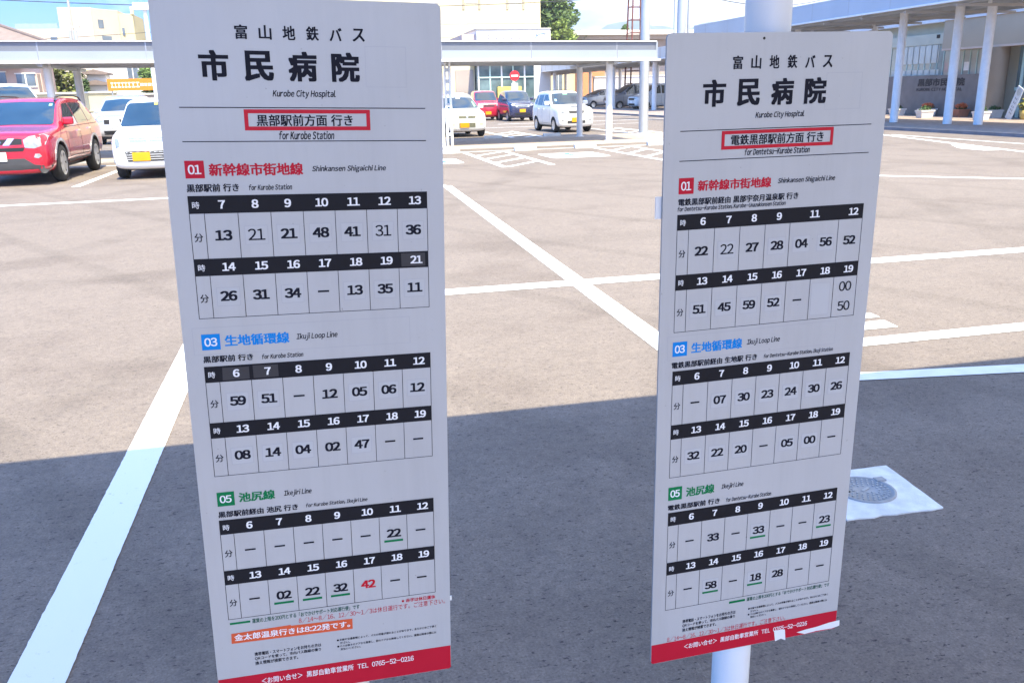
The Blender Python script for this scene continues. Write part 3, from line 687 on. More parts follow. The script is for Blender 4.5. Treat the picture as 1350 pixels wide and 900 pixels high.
    if detail >= 1:
        for nm, pts, m in S['front']:
            if pts[0][0] == 'c': patch(nm, pts[1:], 'f', m)                      # on the centre line
            else:
                patch(nm, pts, 'f', m); patch(nm, mir(pts), 'f', m)
        for (a, b) in S['seams']:
            dx, dz = b[0]-a[0], b[1]-a[1]; ll = math.hypot(dx, dz); ex, ez = -dz/ll*.006, dx/ll*.006
            for sd in ('r', 'l'):
                patch('door_seam', [(a[0]+ex, a[1]+ez), (b[0]+ex, b[1]+ez), (b[0]-ex, b[1]-ez), (a[0]-ex, a[1]-ez)], sd, gap, body, .0025, .004)
        for (yy, z) in S['handles']:
            for sd in ('r', 'l'): patch('door_handle', [(yy-.09, z-.016), (yy+.09, z-.012), (yy+.09, z+.018), (yy-.09, z+.014)], sd, paint if paint is not M_REDCAR else M_CHROME, body, .028, .0)
    px, pz = S['plate']
    patch('number_plate', [(px-.165, pz-.083), (px+.165, pz-.083), (px+.165, pz+.083), (px-.165, pz+.083)], 'f', M_YPLATE if plate == 'y' else M_WPLATE, None, .022, .0)
    # mirrors
    my, mz = S['mirror']
    for sx in (-1, 1):
        hit = bvh.ray_cast(Vector((sx*4, y0+my+.05, mz)), Vector((-sx, 0, 0)))[0]; xx = abs(hit.x) if hit else tr
        q = MB(); q.box(-.10, .10, -.055, .055, -.075, .075); mo = q.build('mirror', S.get('mirror_mat', paint), root, (sx*(xx+.12), y0+my, mz), .035)
        q = MB(); q.box(-.085, .085, .0555, .060, -.06, .06); q.build('mirror_glass', M_CHROME, mo)
    # lamps behind
    for nm, pts, m in S.get('rear', []): patch(nm, pts, 'b', m); patch(nm, mir(pts), 'b', m)
    # wheels
    for yy in (fw, rw):
        for sx in (-1, 1):
            w = MB(); tw = .19
            prof = [(wr*.66, -tw/2), (wr*.90, -tw/2), (wr*.985, -tw/2+.03), (wr, 0), (wr*.985, tw/2-.03), (wr*.90, tw/2), (wr*.66, tw/2)]
            w.lathe([(r, h*sx) for r, h in prof], axis='x', n=30)
            wo = w.build('wheel', M_TYRE, root, (sx*(tr-.10), y0+yy, wr))
            w = MB(); o = tw/2*sx
            w.lathe([(wr*.665, o*.98), (wr*.62, o*1.0), (wr*.60, o*.86)], axis='x', n=26); w.lathe([(wr*.60, o*.855), (wr*.55, o*.35), (.02, o*.30)], axis='x', n=26, mi=1)
            ns = S.get('spokes', 6); rk = 1.0 if ns < 8 else .75
            for k in range(ns):
                Mx = Matrix.Rotation(2*math.pi*k/ns, 4, 'X')
                w.add([Mx @ Vector(p) for p in [(o*.80, -.040, .03), (o*.80, .040, .03), (o*.96, .22*wr*rk, wr*.635), (o*.96, -.22*wr*rk, wr*.635), (o*.4, -.04, .03), (o*.4, .04, .03), (o*.5, .2*wr*rk, wr*.635), (o*.5, -.2*wr*rk, wr*.635)]],
                      [(0, 1, 2, 3), (0, 4, 5, 1), (1, 5, 6, 2), (2, 6, 7, 3), (3, 7, 4, 0)], 0)
            w.lathe([(.001, o*.86), (.05, o*.84), (.065, o*.7), (.065, o*.3)], axis='x', n=14)
            w.build('rim', [M_RIM, M_BLACK], wo)
    q = MB(); q.box(-tr+.22, tr-.22, y0+.35, y0+L-.35, wr*.62, wr*1.3); q.build('underbody', M_BLACK, root)
    return root, patch, bvh, y0

# --- red off-road car, nose to the camera
f = 1.05
SUV = dict(st=[(0, .64, .27, .74, .86, .54), (.05, .80, .22, .84, .96, .68), (.20, .88, .20, .91, 1.0, .76), (.60, .90, .20, .96, 1.03, .78), (1.10, .905, .22, 1.0, 1.065, .79), (1.24, .905, .24, 1.01, 1.10, .79),
               (2.02, .91, .27, 1.03, 1.57, .68), (2.45, .91, .27, 1.04, 1.64, .69), (3.4, .91, .27, 1.05, 1.64, .68), (4.25, .905, .30, 1.06, 1.60, .65), (4.60, .88, .34, 1.04, 1.38, .64), (4.76, .84, .40, .98, 1.06, .62), (4.80, .72, .52, .82, .90, .56)],
           fw=.93, rw=3.71, wr=.365, tr=.905, spokes=6,
           ws=[(.0, 1.115), (.70, 1.10), (.735, 1.13), (.635, 1.50), (.60, 1.535), (0, 1.55)], rwin=[(0, 1.10), (.64, 1.10), (.56, 1.48), (0, 1.52)],
           side=[[(1.55, 1.07), (2.55, 1.09), (2.55, 1.515), (2.20, 1.495), (1.68, 1.17)], [(2.62, 1.09), (3.50, 1.11), (3.50, 1.515), (2.62, 1.52)], [(3.57, 1.11), (4.20, 1.16), (4.0, 1.47), (3.57, 1.51)]],
           front=[('headlight', [(.50, .72), (.66, .70), (.83, .76), (.855, .91), (.80, .955), (.60, .92), (.49, .86)], M_LAMP),
                  ('grille_bar', [(.13, .77), (.24, .77), (.34, .89), (.23, .89)], M_CHROME), ('grille', [(.25, .775), (.46, .78), (.47, .88), (.35, .89)], M_BLACK),
                  ('grille', ['c', (-.12, .78), (.12, .78), (.22, .88), (-.22, .88)], M_BLACK), ('emblem', ['c', (-.075, .775), (.075, .775), (.10, .83), (.075, .885), (-.075, .885), (-.10, .83)], M_CHROME),
                  ('air_intake', ['c', (-.46, .655), (.46, .655), (.50, .72), (-.50, .72)], M_BLACK), ('lower_bumper', ['c', (-.80, .235), (.80, .235), (.86, .37), (.62, .40), (.46, .52), (-.46, .52), (-.62, .40), (-.86, .37)], M_SKIRT),
                  ('fog_lamp', [(.63, .535), (.70, .515), (.76, .55), (.73, .60), (.66, .60)], M_LAMP)],
           seams=[((1.52, .50), (1.50, 1.03)), ((2.585, .46), (2.585, 1.07)), ((3.52, .80), (3.50, 1.07)), ((3.52, .80), (3.30, .46)), ((1.55, .46), (3.30, .46)), ((.95, .78), (1.2, 1.02)), ((1.50, 1.04), (4.3, 1.065))],
           handles=[(2.42, .95), (3.36, .97)], plate=(0, .56), mirror=(1.60, 1.16), rear=[('tail_lamp', [(.70, .92), (.84, .92), (.72, 1.42), (.62, 1.42)], M_RED)])
suv, P, bvh, y0 = make_car('parked_car', (-5.84, 18.0 + 2.40, 0), 0, 'bright red sport utility car with roof rails parked at the left edge', 'parked cars', M_REDCAR, SUV, 2, 'w')
for sx, sd in ((1, 'r'), (-1, 'l')):
    P('side_skirt', [(1.42, .28), (3.28, .28), (3.28, .40), (1.42, .40)], sd, M_SKIRT, None, .018, .0)
    for yc in (.93, 3.71):                                                    # grey wheel-arch lips
        arc = [(yc + .43*math.cos(R(a)), .365 + .43*math.sin(R(a))) for a in range(12, 172, 8)]; inn = [(yc + .485*math.cos(R(a)), .365 + .485*math.sin(R(a))) for a in range(171, 10, -8)]
        P('arch_lip', arc + inn, sd, M_SKIRT if False else M_GREYCAR, None, .012, .0, .2)
    q = MB(); xs = .60*sx; pts = [(xs*1.03, y0+2.05, 1.56), (xs, y0+2.22, 1.64), (xs, y0+2.8, 1.675), (xs, y0+3.7, 1.665), (xs, y0+4.1, 1.63), (xs*.99, y0+4.25, 1.56)]
    q.path(pts, .017, 8); q.build('roof_rail', M_SKIRT, suv)
q = MB()
for k in range(20): q.tube((-.36+.18*math.cos(k*.3142), y0+1.62+.05*math.sin(k*.3142), 1.06+.17*math.sin(k*.3142)), (-.36+.18*math.cos((k+1)*.3142), y0+1.62+.05*math.sin((k+1)*.3142), 1.06+.17*math.sin((k+1)*.3142)), .016, n=6, cap=False)
q.build('steering_wheel', M_WHEELIN, suv)
P('inspection_sticker', [(.54, 1.455), (.60, 1.455), (.59, 1.50), (.535, 1.50)], 'f', M_STICKG, None, .010, .0)

# --- small cars
def kei(H, L=3.42, boxy=.5, hood=.95, slope=.75, nose=.0):
    hw = .735; r0 = .78 + nose; rf = r0 + slope
    tw = .555 + boxy*.05
    st = [(0, .60, .38, .62, .70, .50), (.035, .685, .24, .70, hood-.10, .58), (.12, .725, .19, hood-.13, hood-.045, .62), (.40, .737, .18, hood-.09, hood-.005, .645), (r0-.08, .737, .19, hood-.05, hood+.02, .66), (r0+.05, .737, .20, hood-.04, hood+.055, .66),
          (rf-.06, .737, .20, hood, H-.085, tw+.01), (rf+.06, .737, .20, hood, H-.045, tw), (rf+.5, .737, .20, hood+.01, H, tw), (L-.80, .737, .20, hood+.02, H-.005, tw-.005), (L-.26, .735, .22, hood+.02, H-.05, tw-.02), (L-.12, .725, .26, hood, H-.25, tw-.01), (L-.03, .69, .32, .84, hood+.02, .56), (L, .60, .42, .72, .80, .50)]
    return dict(st=st, fw=.60, rw=L-.62, wr=.275, tr=.735, spokes=8, hood=hood, H=H,
        ws=[(0, hood+.075), (.60, hood+.065), (.635, hood+.10), (tw-.03, H-.16), (tw-.075, H-.11), (0, H-.095)], rwin=[(0, hood+.12), (.54, hood+.12), (.47, H-.18), (0, H-.15)],
        side=[[(r0+.22, hood+.03), (r0+1.10, hood+.045), (r0+1.10, H-.14), (rf+.12, H-.145), (r0+.36, hood+.15)], [(r0+1.17, hood+.045), (L-.78, hood+.06), (L-.78, H-.145), (r0+1.17, H-.14)], [(L-.70, hood+.07), (L-.34, hood+.11), (L-.40, H-.19), (L-.70, H-.155)]],
        front=[], seams=[((r0+.20, .36), (r0+.18, hood)), ((r0+1.135, .34), (r0+1.135, hood)), ((L-.80, .62), (L-.80, hood)), ((L-.80, .62), (L-1.0, .34)), ((r0+.22, .34), (L-1.0, .34))],
        handles=[(r0+.98, hood-.10), (L-.95, hood-.09)], plate=(0, .42), mirror=(r0+.34, hood+.13), rear=[('tail_lamp', [(.52, .85), (.66, .85), (.60, 1.15), (.52, 1.15)], M_RED)])
# white small car with slatted lower grille beside the red one
K1 = kei(1.58, 3.40, .8, .95, .78)
K1['front'] = [('headlight', [(.53, .66), (.62, .62), (.70, .72), (.70, .88), (.62, .90), (.54, .78)], M_LAMP), ('upper_grille', ['c', (-.34, .735), (.34, .735), (.36, .82), (-.36, .82)], mat('blue_grey_grille', (.28, .34, .46), .3, .5, .2, 30)),
               ('lower_grille', ['c', (-.42, .36), (.42, .36), (.46, .56), (-.46, .56)], M_SEAM)] + [('grille_slat', ['c', (-.44, z), (.44, z), (.44, z+.022), (-.44, z+.022)], M_SILVER) for z in (.39, .435, .48, .525)] + \
              [('chrome_bar', ['c', (-.34, .77), (.34, .77), (.34, .785), (-.34, .785)], M_CHROME), ('emblem', ['c', (-.06, .775), (0, .74), (.06, .775), (0, .815)], M_CHROME)]
K1['plate'] = (-.16, .455)
k1, P, bvh, y0 = make_car('parked_car', (-3.22, 18.42 + 1.70, 0), 0, 'white small car with chrome grille slats and yellow plate, half hidden by the left board', 'parked cars', M_WHITECAR, K1)
q = MB()
for k in range(16): q.tube((.34+.17*math.cos(k*.3927), y0+1.36+.05*math.sin(k*.3927), 1.10+.15*math.sin(k*.3927)), (.34+.17*math.cos((k+1)*.3927), y0+1.36+.05*math.sin((k+1)*.3927), 1.10+.15*math.sin((k+1)*.3927)), .014, n=6, cap=False)
q.build('steering_wheel', M_WHEELIN, k1)
P('inspection_sticker', [(-.02, 1.43), (.05, 1.43), (.05, 1.465), (-.02, 1.465)], 'f', mat('yellow_sticker', (.8, .7, .1), .5), None, .010, .0)
# white older small car behind the slotted post
K2 = kei(1.48, 3.38, .3, .92, .85)
K2['front'] = [('headlight', [(.50, .60), (.58, .60), (.64, .66), (.62, .75), (.52, .75), (.47, .68)], mat('round_lamp', (.62, .62, .50), .1, .3, .2, 20, coat=1)), ('upper_grille', ['c', (-.30, .655), (.30, .655), (.32, .74), (-.32, .74)], mat('olive_grille', (.17, .17, .12), .5, .2, .2, 20)),
               ('lower_grille', ['c', (-.30, .34), (.30, .34), (.30, .50), (-.30, .50)], MATS['olive_grille']), ('fog_lamp', [(.46, .41), (.60, .41), (.60, .49), (.46, .49)], MATS['round_lamp']), ('emblem', ['c', (-.05, .70), (0, .67), (.05, .70), (0, .73)], M_CHROME)]
K2['plate'] = (-.10, .42)
k2, P, bvh, y0 = make_car('parked_car', (5.32, 30.9 + 1.69, 0), R(3), 'old white small car with twin round lamps just right of the left board', 'parked cars', M_WHITECAR, K2)
P('green_sticker', [(.48, 1.02), (.55, 1.06), (.50, 1.24), (.46, 1.20)], 'f', M_STICKG, None, .010, 0); P('mirror_base', [(-.08, 1.33), (.08, 1.33), (.08, 1.37), (-.08, 1.37)], 'f', M_WHITECAR, None, .010, 0)
# white tall-roofed small car behind the grey post
K3 = kei(1.54, 3.40, .5, .95, .62, .06)
K3['front'] = [('headlight', [(.44, .72), (.62, .70), (.68, .84), (.60, .90), (.46, .84)], M_LAMP), ('upper_grille', ['c', (-.28, .70), (.28, .70), (.32, .80), (-.32, .80)], M_SKIRT), ('lower_grille', ['c', (-.36, .34), (.36, .34), (.36, .44), (-.36, .44)], M_SKIRT), ('fog_lamp', [(.50, .42), (.60, .42), (.60, .50), (.50, .50)], M_LAMP),
               ('hood_scoop', ['c', (-.16, .925), (.16, .925), (.13, .95), (-.13, .95)], M_SKIRT)]
K3['plate'] = (-.02, .47)
k3, P, bvh, y0 = make_car('parked_car', (9.62, 31.6 + 1.70, 0), R(3), 'white tall small car with a hood scoop behind the thin canopy post', 'parked cars', M_WHITECAR, K3)
P('blue_sticker', [(-.50, 1.14), (-.42, 1.14), (-.42, 1.22), (-.50, 1.22)], 'f', mat('blue_sticker', (.3, .55, .8), .5), None, .010, 0); P('mirror_base', [(-.09, 1.38), (.09, 1.38), (.09, 1.42), (-.09, 1.42)], 'f', M_STICKG, None, .010, 0)
# navy tall small car
K4 = kei(1.62, 3.40, .9, 1.02, .78)
K4['front'] = [('headlight', [(.42, .80), (.60, .82), (.69, .94), (.62, .98), (.44, .90)], M_LAMP), ('grille', ['c', (-.36, .74), (.36, .74), (.40, .86), (-.40, .86)], M_CHROME), ('grille_gap', ['c', (-.28, .76), (.28, .76), (.30, .82), (-.30, .82)], M_BLACK), ('lower_grille', ['c', (-.40, .32), (.40, .32), (.44, .44), (-.44, .44)], M_BLACK)]
K4['plate'] = (0, .56)
make_car('parked_car', (11.1, 46.0 + 1.7, 0), R(0), 'navy blue tall small car with a chrome grille', 'parked cars', M_NAVY, K4)
K5 = kei(1.66, 3.38, 1.0, 1.02, .70)
K5['front'] = [('headlight', [(.46, .80), (.64, .80), (.68, .92), (.50, .94)], M_LAMP), ('grille', ['c', (-.36, .76), (.36, .76), (.36, .84), (-.36, .84)], M_BLACK)]
make_car('parked_car', (9.95, 50.9, 0), R(-3), 'bright pinkish red small car half hidden behind the navy one', 'parked cars', M_REDCAR, K5, 1)
# vans and others
def van(H=1.95, L=4.6, hw=.86, hood=1.10, slope=1.0):
    st = [(0, .62, .46, .74, .86, .55), (.06, .78, .30, .84, .98, .68), (.28, .85, .25, .96, hood-.05, .73), (.75, hw, .24, hood-.04, hood+.02, .75), (.95, hw, .24, hood, hood+.12, .76), (.95+slope, hw, .24, hood+.02, H-.07, .68), (2.4, hw, .24, hood+.04, H, .70), (L-.9, hw, .24, hood+.05, H, .69), (L-.22, hw-.01, .28, hood+.05, H-.06, .67), (L-.06, hw-.03, .34, hood, hood+.1, .68), (L, hw-.12, .5, .85, .95, .6)]
    return dict(st=st, fw=.82, rw=L-.85, wr=.31, tr=hw, spokes=7, ws=[(0, hood+.17), (.66, hood+.16), (.70, hood+.20), (.60, H-.18), (0, H-.13)], rwin=[(0, hood+.15), (.62, hood+.15), (.58, H-.22), (0, H-.2)],
        side=[[(1.25, hood+.08), (2.08, hood+.10), (2.08, H-.17), (1.85, H-.19), (1.40, hood+.30)], [(2.16, hood+.10), (3.10, hood+.11), (3.10, H-.17), (2.16, H-.17)], [(3.18, hood+.11), (L-.35, hood+.16), (L-.42, H-.22), (3.18, H-.18)]],
        front=[('headlight', [(.50, .82), (.70, .82), (.78, 1.0), (.66, 1.04), (.50, .94)], M_LAMP), ('grille', ['c', (-.46, .74), (.46, .74), (.46, .90), (-.46, .90)], M_BLACK), ('lower_grille', ['c', (-.5, .36), (.5, .36), (.5, .5), (-.5, .5)], M_BLACK)],
        seams=[((1.15, .4), (1.13, hood)), ((2.12, .4), (2.12, hood)), ((3.14, .5), (3.14, hood))], handles=[(1.95, hood-.05), (2.30, hood-.05)], plate=(0, .60), mirror=(1.30, hood+.16), rear=[('tail_lamp', [(.64, .9), (.80, .9), (.74, 1.5), (.64, 1.5)], M_RED)])
make_car('parked_car', (25.9, 68.7, 0), R(-84), 'grey minivan parked side-on behind the far canopy posts', 'parked cars', M_GREYCAR, van(2.0, 4.7), 1, 'w')
make_car('parked_car', (26.1, 63.6, 0), R(-84), 'white van with dark side windows touching the edge of the right board', 'parked cars', M_WHITECAR, van(1.95, 4.6), 1, 'w')
make_car('parked_car', (25.5, 75.3, 0), R(-75), 'silver estate car with dark windows left of the grey minivan', 'parked cars', M_SILVER, van(1.65, 4.5, .86, 1.0, 1.1), 1, 'w')
make_car('parked_car', (21.6, 78.5, 0), R(-84), 'dark car whose roof shows above the white tall small car', 'parked cars', M_DARKCAR, van(1.65, 4.4, .85, .98, 1.1), 0, 'w')
make_car('parked_car', (-7.05, 36.6, 0), R(2), 'pale silver wagon behind the gap between the red and the white car', 'parked cars', M_SILVER, van(1.75, 4.3, .83, 1.02, .95), 1, 'w')
make_car('parked_car', (-11.3, 37.2, 0), R(30), 'white van with a dark windscreen at the far left edge', 'parked cars', M_WHITECAR, van(2.30, 4.6, .86, 1.45, .7), 1, 'w')
make_car('parked_car', (-10.4, 39.2, 0), R(3), 'low white car seen over the roof of the red car', 'parked cars', M_WHITECAR, van(1.62, 4.4, .85, 1.0, 1.1), 0, 'w')
make_car('parked_car', (-10.2, 47.5, 0), R(0), 'white car with a blue windscreen in front of the pale wall', 'parked cars', M_WHITECAR, kei(1.55, 3.4), 0, 'w')
make_car('parked_car', (12.3, 71.5, 0), R(85), 'far silver car before the mint glass entrance', 'parked cars', M_SILVER, van(1.6, 4.4, .85, 1.0, 1.1), 0, 'w')

# wheel stops
ws_bm = MB(); ws_bm.prism([(-.30, -.075, 0), (.30, -.075, 0), (.30, -.045, .10), (-.30, -.045, .10)], (0, .15, 0))
wl = ['white wheel stop beside the slotted post', 'white wheel stop right of the first hatched bay', 'white wheel stop before the front canopy post', 'white wheel stop right of the second hatched bay',
      'grey wheel stop before the old white car', 'grey wheel stop before the white car with the hood scoop']
wspos = [(3.42, 22.62), (5.52, 22.66), (7.22, 22.72), (9.35, 22.75), (6.0, 29.25), (8.15, 29.45)]
w0 = None
for (x, y), l in zip(wspos, wl):
    if w0 is None: w0 = ws_bm.build('wheel_stop', M_CONC, None, (x, y, .005)); o = w0
    else: o = w0.copy(); COL.objects.link(o); o.location = (x, y, .005)
    tag(o, l, 'wheel stop', 'wheel stops')

# ================================================================== WALKWAY CANOPIES
def canopy_mid():
    t = thing('walkway_canopy', (0, 26, 0), 'long flat grey canopy crossing behind both boards over the parking island', 'canopy', 'walkway canopies')
    Z = lambda x, z: z - .0106*(x-9.75)                              # it falls a little towards the right
    x0, x1 = -36, 9.76; yf, yb = 24.0-26, 28.7-26
    def slab(mb, xa, xb, ya, yb_, za, zb, mi=0):
        mb.add([(x, y, Z(x, z)) for z in (za, zb) for y in (ya, yb_) for x in (xa, xb)], [(0, 2, 3, 1), (4, 5, 7, 6), (0, 1, 5, 4), (2, 6, 7, 3), (0, 4, 6, 2), (1, 3, 7, 5)], mi)
    m = MB(); slab(m, x0, x1, yf+.10, yb, 2.42, 2.52); m.build('roof', M_SOFFIT, t)
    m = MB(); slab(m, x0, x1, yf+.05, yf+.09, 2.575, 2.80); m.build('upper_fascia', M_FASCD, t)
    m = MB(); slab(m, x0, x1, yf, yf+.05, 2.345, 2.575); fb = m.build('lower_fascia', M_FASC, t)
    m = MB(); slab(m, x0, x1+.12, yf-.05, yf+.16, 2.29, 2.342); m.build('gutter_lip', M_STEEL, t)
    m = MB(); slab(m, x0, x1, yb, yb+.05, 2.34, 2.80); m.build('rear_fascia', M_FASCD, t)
    m = MB(); slab(m, x1+.002, x1+.05, yf+.03, yb, 2.35, 2.80); m.build('end_fascia', M_FASC, t)
    m = MB(); slab(m, x0, x1+.01, yf-.01, yf+.12, 2.802, 2.825); m.build('top_flashing', M_STEEL, t)
    for xj in [-31.5 + 2.505*k for k in range(17)]:
        m = MB(); slab(m, xj-.012, xj+.012, yf-.004, yf-.001, 2.345, 2.575); slab(m, xj-.012, xj+.012, yf+.044, yf+.049, 2.58, 2.80); m.build('panel_joint', M_GREYCAR, fb)
    m = MB()
    for yy in (.75-2, 1.7-2, 2.8-2+.2, 3.7-2+.2): m = MB(); slab(m, x0, x1-.1, yy, yy+.1, 2.30, 2.418); m.build('purlin', M_STEELD, t)
    for k in range(9):
        x = 8.62 - 5.04*k
        for yy, r in ((24.78-26, .098), (27.72-26, .098)):
            if yy > 0 and k not in (0, 1, 3, 5, 7): continue
            m = MB(); m.tube((x, yy, .04), (x, yy, Z(x, 2.42)), r, n=24); m.lathe([(r+.05, .05), (r+.05, .062), (r, .066)], (x, yy, 0), n=24); m.build('post', M_STEEL, t)
        m = MB(); m.box(x-.06, x+.06, yf+.2, yb-.1, Z(x, 2.22), Z(x, 2.298)); m.build('cross_beam', M_STEELD, t)
    # slim twin pipe beside the third post
    for dx, r in ((.13, .035), (.26, .040)):
        m = MB(); x = 3.60 + dx; m.tube((x, -1.32, .04), (x, -1.32, 2.36), r, n=12); m.build('downpipe', M_STEEL, t)
    for z in (.35, .75, 1.15, 1.5, 1.8, 2.1):
        m = MB(); m.box(3.73, 3.87, -1.355, -1.30, z, z+.10); m.build('pipe_clip', M_STEELD, t)
canopy_mid()
def canopy_side(label, u0, width, v0, v1, zb, zt, rows, loc, jw=.02):
    t = thing('walkway_canopy', loc, label, 'canopy', 'walkway canopies'); lx, ly, _ = loc
    a, b = u0-lx, u0+width-lx; c, d = v0-ly, v1-ly
    m = MB(); m.box(a+.06, b, c, d, zb+.10, zb+.22); m.build('roof', M_SOFFIT, t)
    m = MB(); m.box(a, a+.05, c, d, zb, zt); fb = m.build('fascia', M_PANEL, t)
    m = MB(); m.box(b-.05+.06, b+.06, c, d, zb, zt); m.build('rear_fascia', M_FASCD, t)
    m = MB(); m.box(a-.04, a+.12, c, d, zb-.06, zb-.003); m.build('gutter_lip', M_STEEL, t)
    m = MB(); m.box(a-.012, a+.1, c, d, zt+.003, zt+.03); m.build('top_flashing', M_STEEL, t)
    m = MB(); m.box(a+.06, b, c-.05, c-.002, zb, zt); m.build('end_fascia', M_FASC, t)
    k = c + 1.2
    while k < d: m = MB(); m.box(a-.004, a-.001, k-jw, k+jw, zb, zt); m.build('panel_joint', M_STEELD, fb); k += 2.4
    for x in (a+.5, (a+b)/2, b-.5): m = MB(); m.box(x-.06, x+.06, c, d, zb-.10, zb+.097); m.build('purlin', M_STEELD, t)
    k = c + .6
    while k < d: m = MB(); m.box(a+.15, b-.1, k-.05, k+.05, zb-.18, zb-.103); m.build('cross_beam', M_SOFFIT, t); k += 2.4
    for (x, y, r) in rows: m = MB(); m.tube((x-lx, y-ly, .10), (x-lx, y-ly, zb+.09), r, n=24); m.build('post', M_STEEL, t)
canopy_side('tall canopy with pale blue fascia running along the front of the hospital', 19.5, 4.6, 14.0, 43.0, 3.92, 4.55,
            [(21.28, 28.82, .145), (21.55, 26.3, .145), (21.85, 25.2, .145), (23.6, 33.8, .13), (23.6, 38.5, .13), (21.3, 36, .13), (21.3, 41, .13), (23.6, 43, .13), (21.5, 18, .145)], (21, 30, 0))
canopy_side('far lower canopy with grey panels sheltering the row of cars at the back', 22.5, 5.2, 53.5, 112, 3.45, 4.1,
            [(23.5, 58.0 + 8.6*k, .17) for k in range(7)] + [(27, 57.5 + 8.6*k, .15) for k in range(7)], (25, 80, 0), .16)

# ================================================================== HOSPITAL FRONT
M_MINT = mat('mint_frame', (.45, .62, .58), .4, .1, .05, 5)
M_WIN = mat('window_glass', (.10, .15, .16), .05, 0, .5, .9, spec=.8)
M_CURT = mat('pale_curtain', (.62, .64, .58), .8, 0, .08, 2)
M_BROWN = mat('brown_cladding', (.46, .38, .28), .7, 0, .06, 1.0)
M_DARKW = mat('dark_stone', (.19, .18, .18), .6, 0, .12, 2.5, .1, 25)
M_CREAMW = mat('cream_render', (.55, .54, .43), .8, 0, .05, 1.5)
def hospital():
    t = thing('hospital_building', (27, 33, 0), 'low brown and glass hospital front with a dark stone name wall', 'building')
    X = 0.0
    def B_(nm, x0, x1, v0, v1, z0, z1, m, parent=None):
        q = MB(); q.box(x0, x1, v0-33, v1-33, z0, z1); return q.build(nm, m, parent or t)
    B_('main_wall', .35, 12, 22, 60, .10, 4.0, M_CREAMW)
    B_('roof', -.1, 12, 33.4, 60, 4.003, 4.2, M_STEEL)
    sw = B_('sign_wall', -.12, .15, 31.15, 37.2, .10, 1.80, M_DARKW)
    # raised lettering on the name wall (reads left to right as v falls)
    def letters(body, v0, v1, z0, z1, bold, nm):
        vs, fs, a, b, c, e = text_shape(body, 0, 0); q = MB()
        for k, (ox, oz) in enumerate([(0, 0), (bold, bold), (-bold, -bold), (bold, -bold), (-bold, bold)]):
            q.add([(-.128-.002*k, v0 + (v1-v0)*((x+ox)-a)/(b-a) - 33, z0 + (z1-z0)*((y+oz)-c)/(e-c)) for x, y in vs], fs)
        q.build(nm, mat('name_letter', (.045, .045, .055), .4, .5, .1, 9), sw)
    letters('黒部市民病院', 34.95, 32.05, 1.35, 1.66, .04, 'name_lettering'); letters('KUROBE CITY HOSPITAL', 35.0, 32.15, 1.14, 1.27, .02, 'english_lettering')
    gl = B_('window_band', .05, .30, 31.2, 37.2, 1.803, 3.1, mat('milky_glass', (.34, .40, .38), .06, 0, .3, .8, spec=.8))
    for k in range(16): B_('mullion', .02, .048, 31.25 + .40*k, 31.29 + .40*k, 1.80, 3.1, M_MINT, gl)
    B_('blind', .020, .046, 34.0, 36.8, 2.32, 3.08, M_CURT, gl); B_('blind', .020, .046, 33.9, 37.1, 1.82, 2.05, M_CURT, gl)
    B_('poster', .0, .018, 32.05, 32.35, 1.95, 2.30, M_WHITE, gl)
    B_('cream_beam', .0, .34, 33.1, 45, 3.103, 3.55, M_CREAMW); B_('recess_wall', .16, .34, 37.25, 45, .1, 3.1, M_WIN)
    bx = B_('upper_volume', -.60, .34, 20, 33.05, 2.78, 3.98, M_BROWN); B_('roof_edge', -.66, .8, 20, 33.1, 3.983, 4.12, M_STEEL, bx); B_('sill_line', -.612, -.602, 20, 33.05, 2.78, 2.86, mat('pink_trim', (.62, .50, .42), .6), bx)
    q = MB(); q.tube((-.35, 30.0-33, .1), (-.35, 30.0-33, 2.78), .34, n=32); cl = q.build('entrance_column', mat('brown_column', (.27, .21, .145), .6, 0, .08, 2), t)
    B_('wall_panel', .0, .34, 30.4, 31.1, .1, 2.775, mat('pink_panel', (.50, .40, .34), .7))
    B_('notice', -.025, -.003, 30.55, 30.95, 2.05, 2.5, mat('yellow_notice', (.75, .68, .35), .6, 0, .15, 6))
    gd = B_('glass_door', .0, .34, 22, 29.4, .1, 2.775, M_WIN)
    for k in range(8): B_('door_frame', -.05, -.003, 22.2 + .98*k, 22.32 + .98*k, .1, 2.77, M_MINT, gd)
    B_('door_rail', -.045, -.004, 22, 29.4, 1.12, 1.24, M_MINT, gd)
    B_('floodlight', -.02, .0, 34.0, 34.2, 3.35, 3.5, M_BLACK)
hospital()
# planters and the leaning notice on the pavement
def leaf_clump(mb, c, r, n, size, mi=0, flat=1.0, rnd=random):
    for _ in range(n):
        d = Vector((rnd.gauss(0, 1), rnd.gauss(0, 1), rnd.gauss(0, 1))); d.normalize(); p = Vector(c) + Vector((d.x*r[0], d.y*r[1], d.z*r[2]))*rnd.random()**.4
        a = Vector((rnd.uniform(-1, 1), rnd.uniform(-1, 1), rnd.uniform(-.6, .6))).normalized(); b = a.cross(Vector((rnd.uniform(-1, 1), rnd.uniform(-1, 1), rnd.uniform(-1, 1)))).normalized()
        s = size*rnd.uniform(.6, 1.4)
        mb.add([p - a*s, p + b*s*.55, p + a*s, p - b*s*.55], [(0, 1, 2, 3)], mi)
M_PLEAF = mat('planter_leaf', (.05, .10, .03), .7, 0, .3, 9); M_PFLOW = mat('orange_flower', (.60, .16, .06), .6, 0, .2, 12)
M_TUBW = mat('white_tub', (.62, .60, .58), .6, 0, .05, 6); M_TUBR = mat('terracotta_tub', (.42, .17, .10), .7, 0, .1, 6)
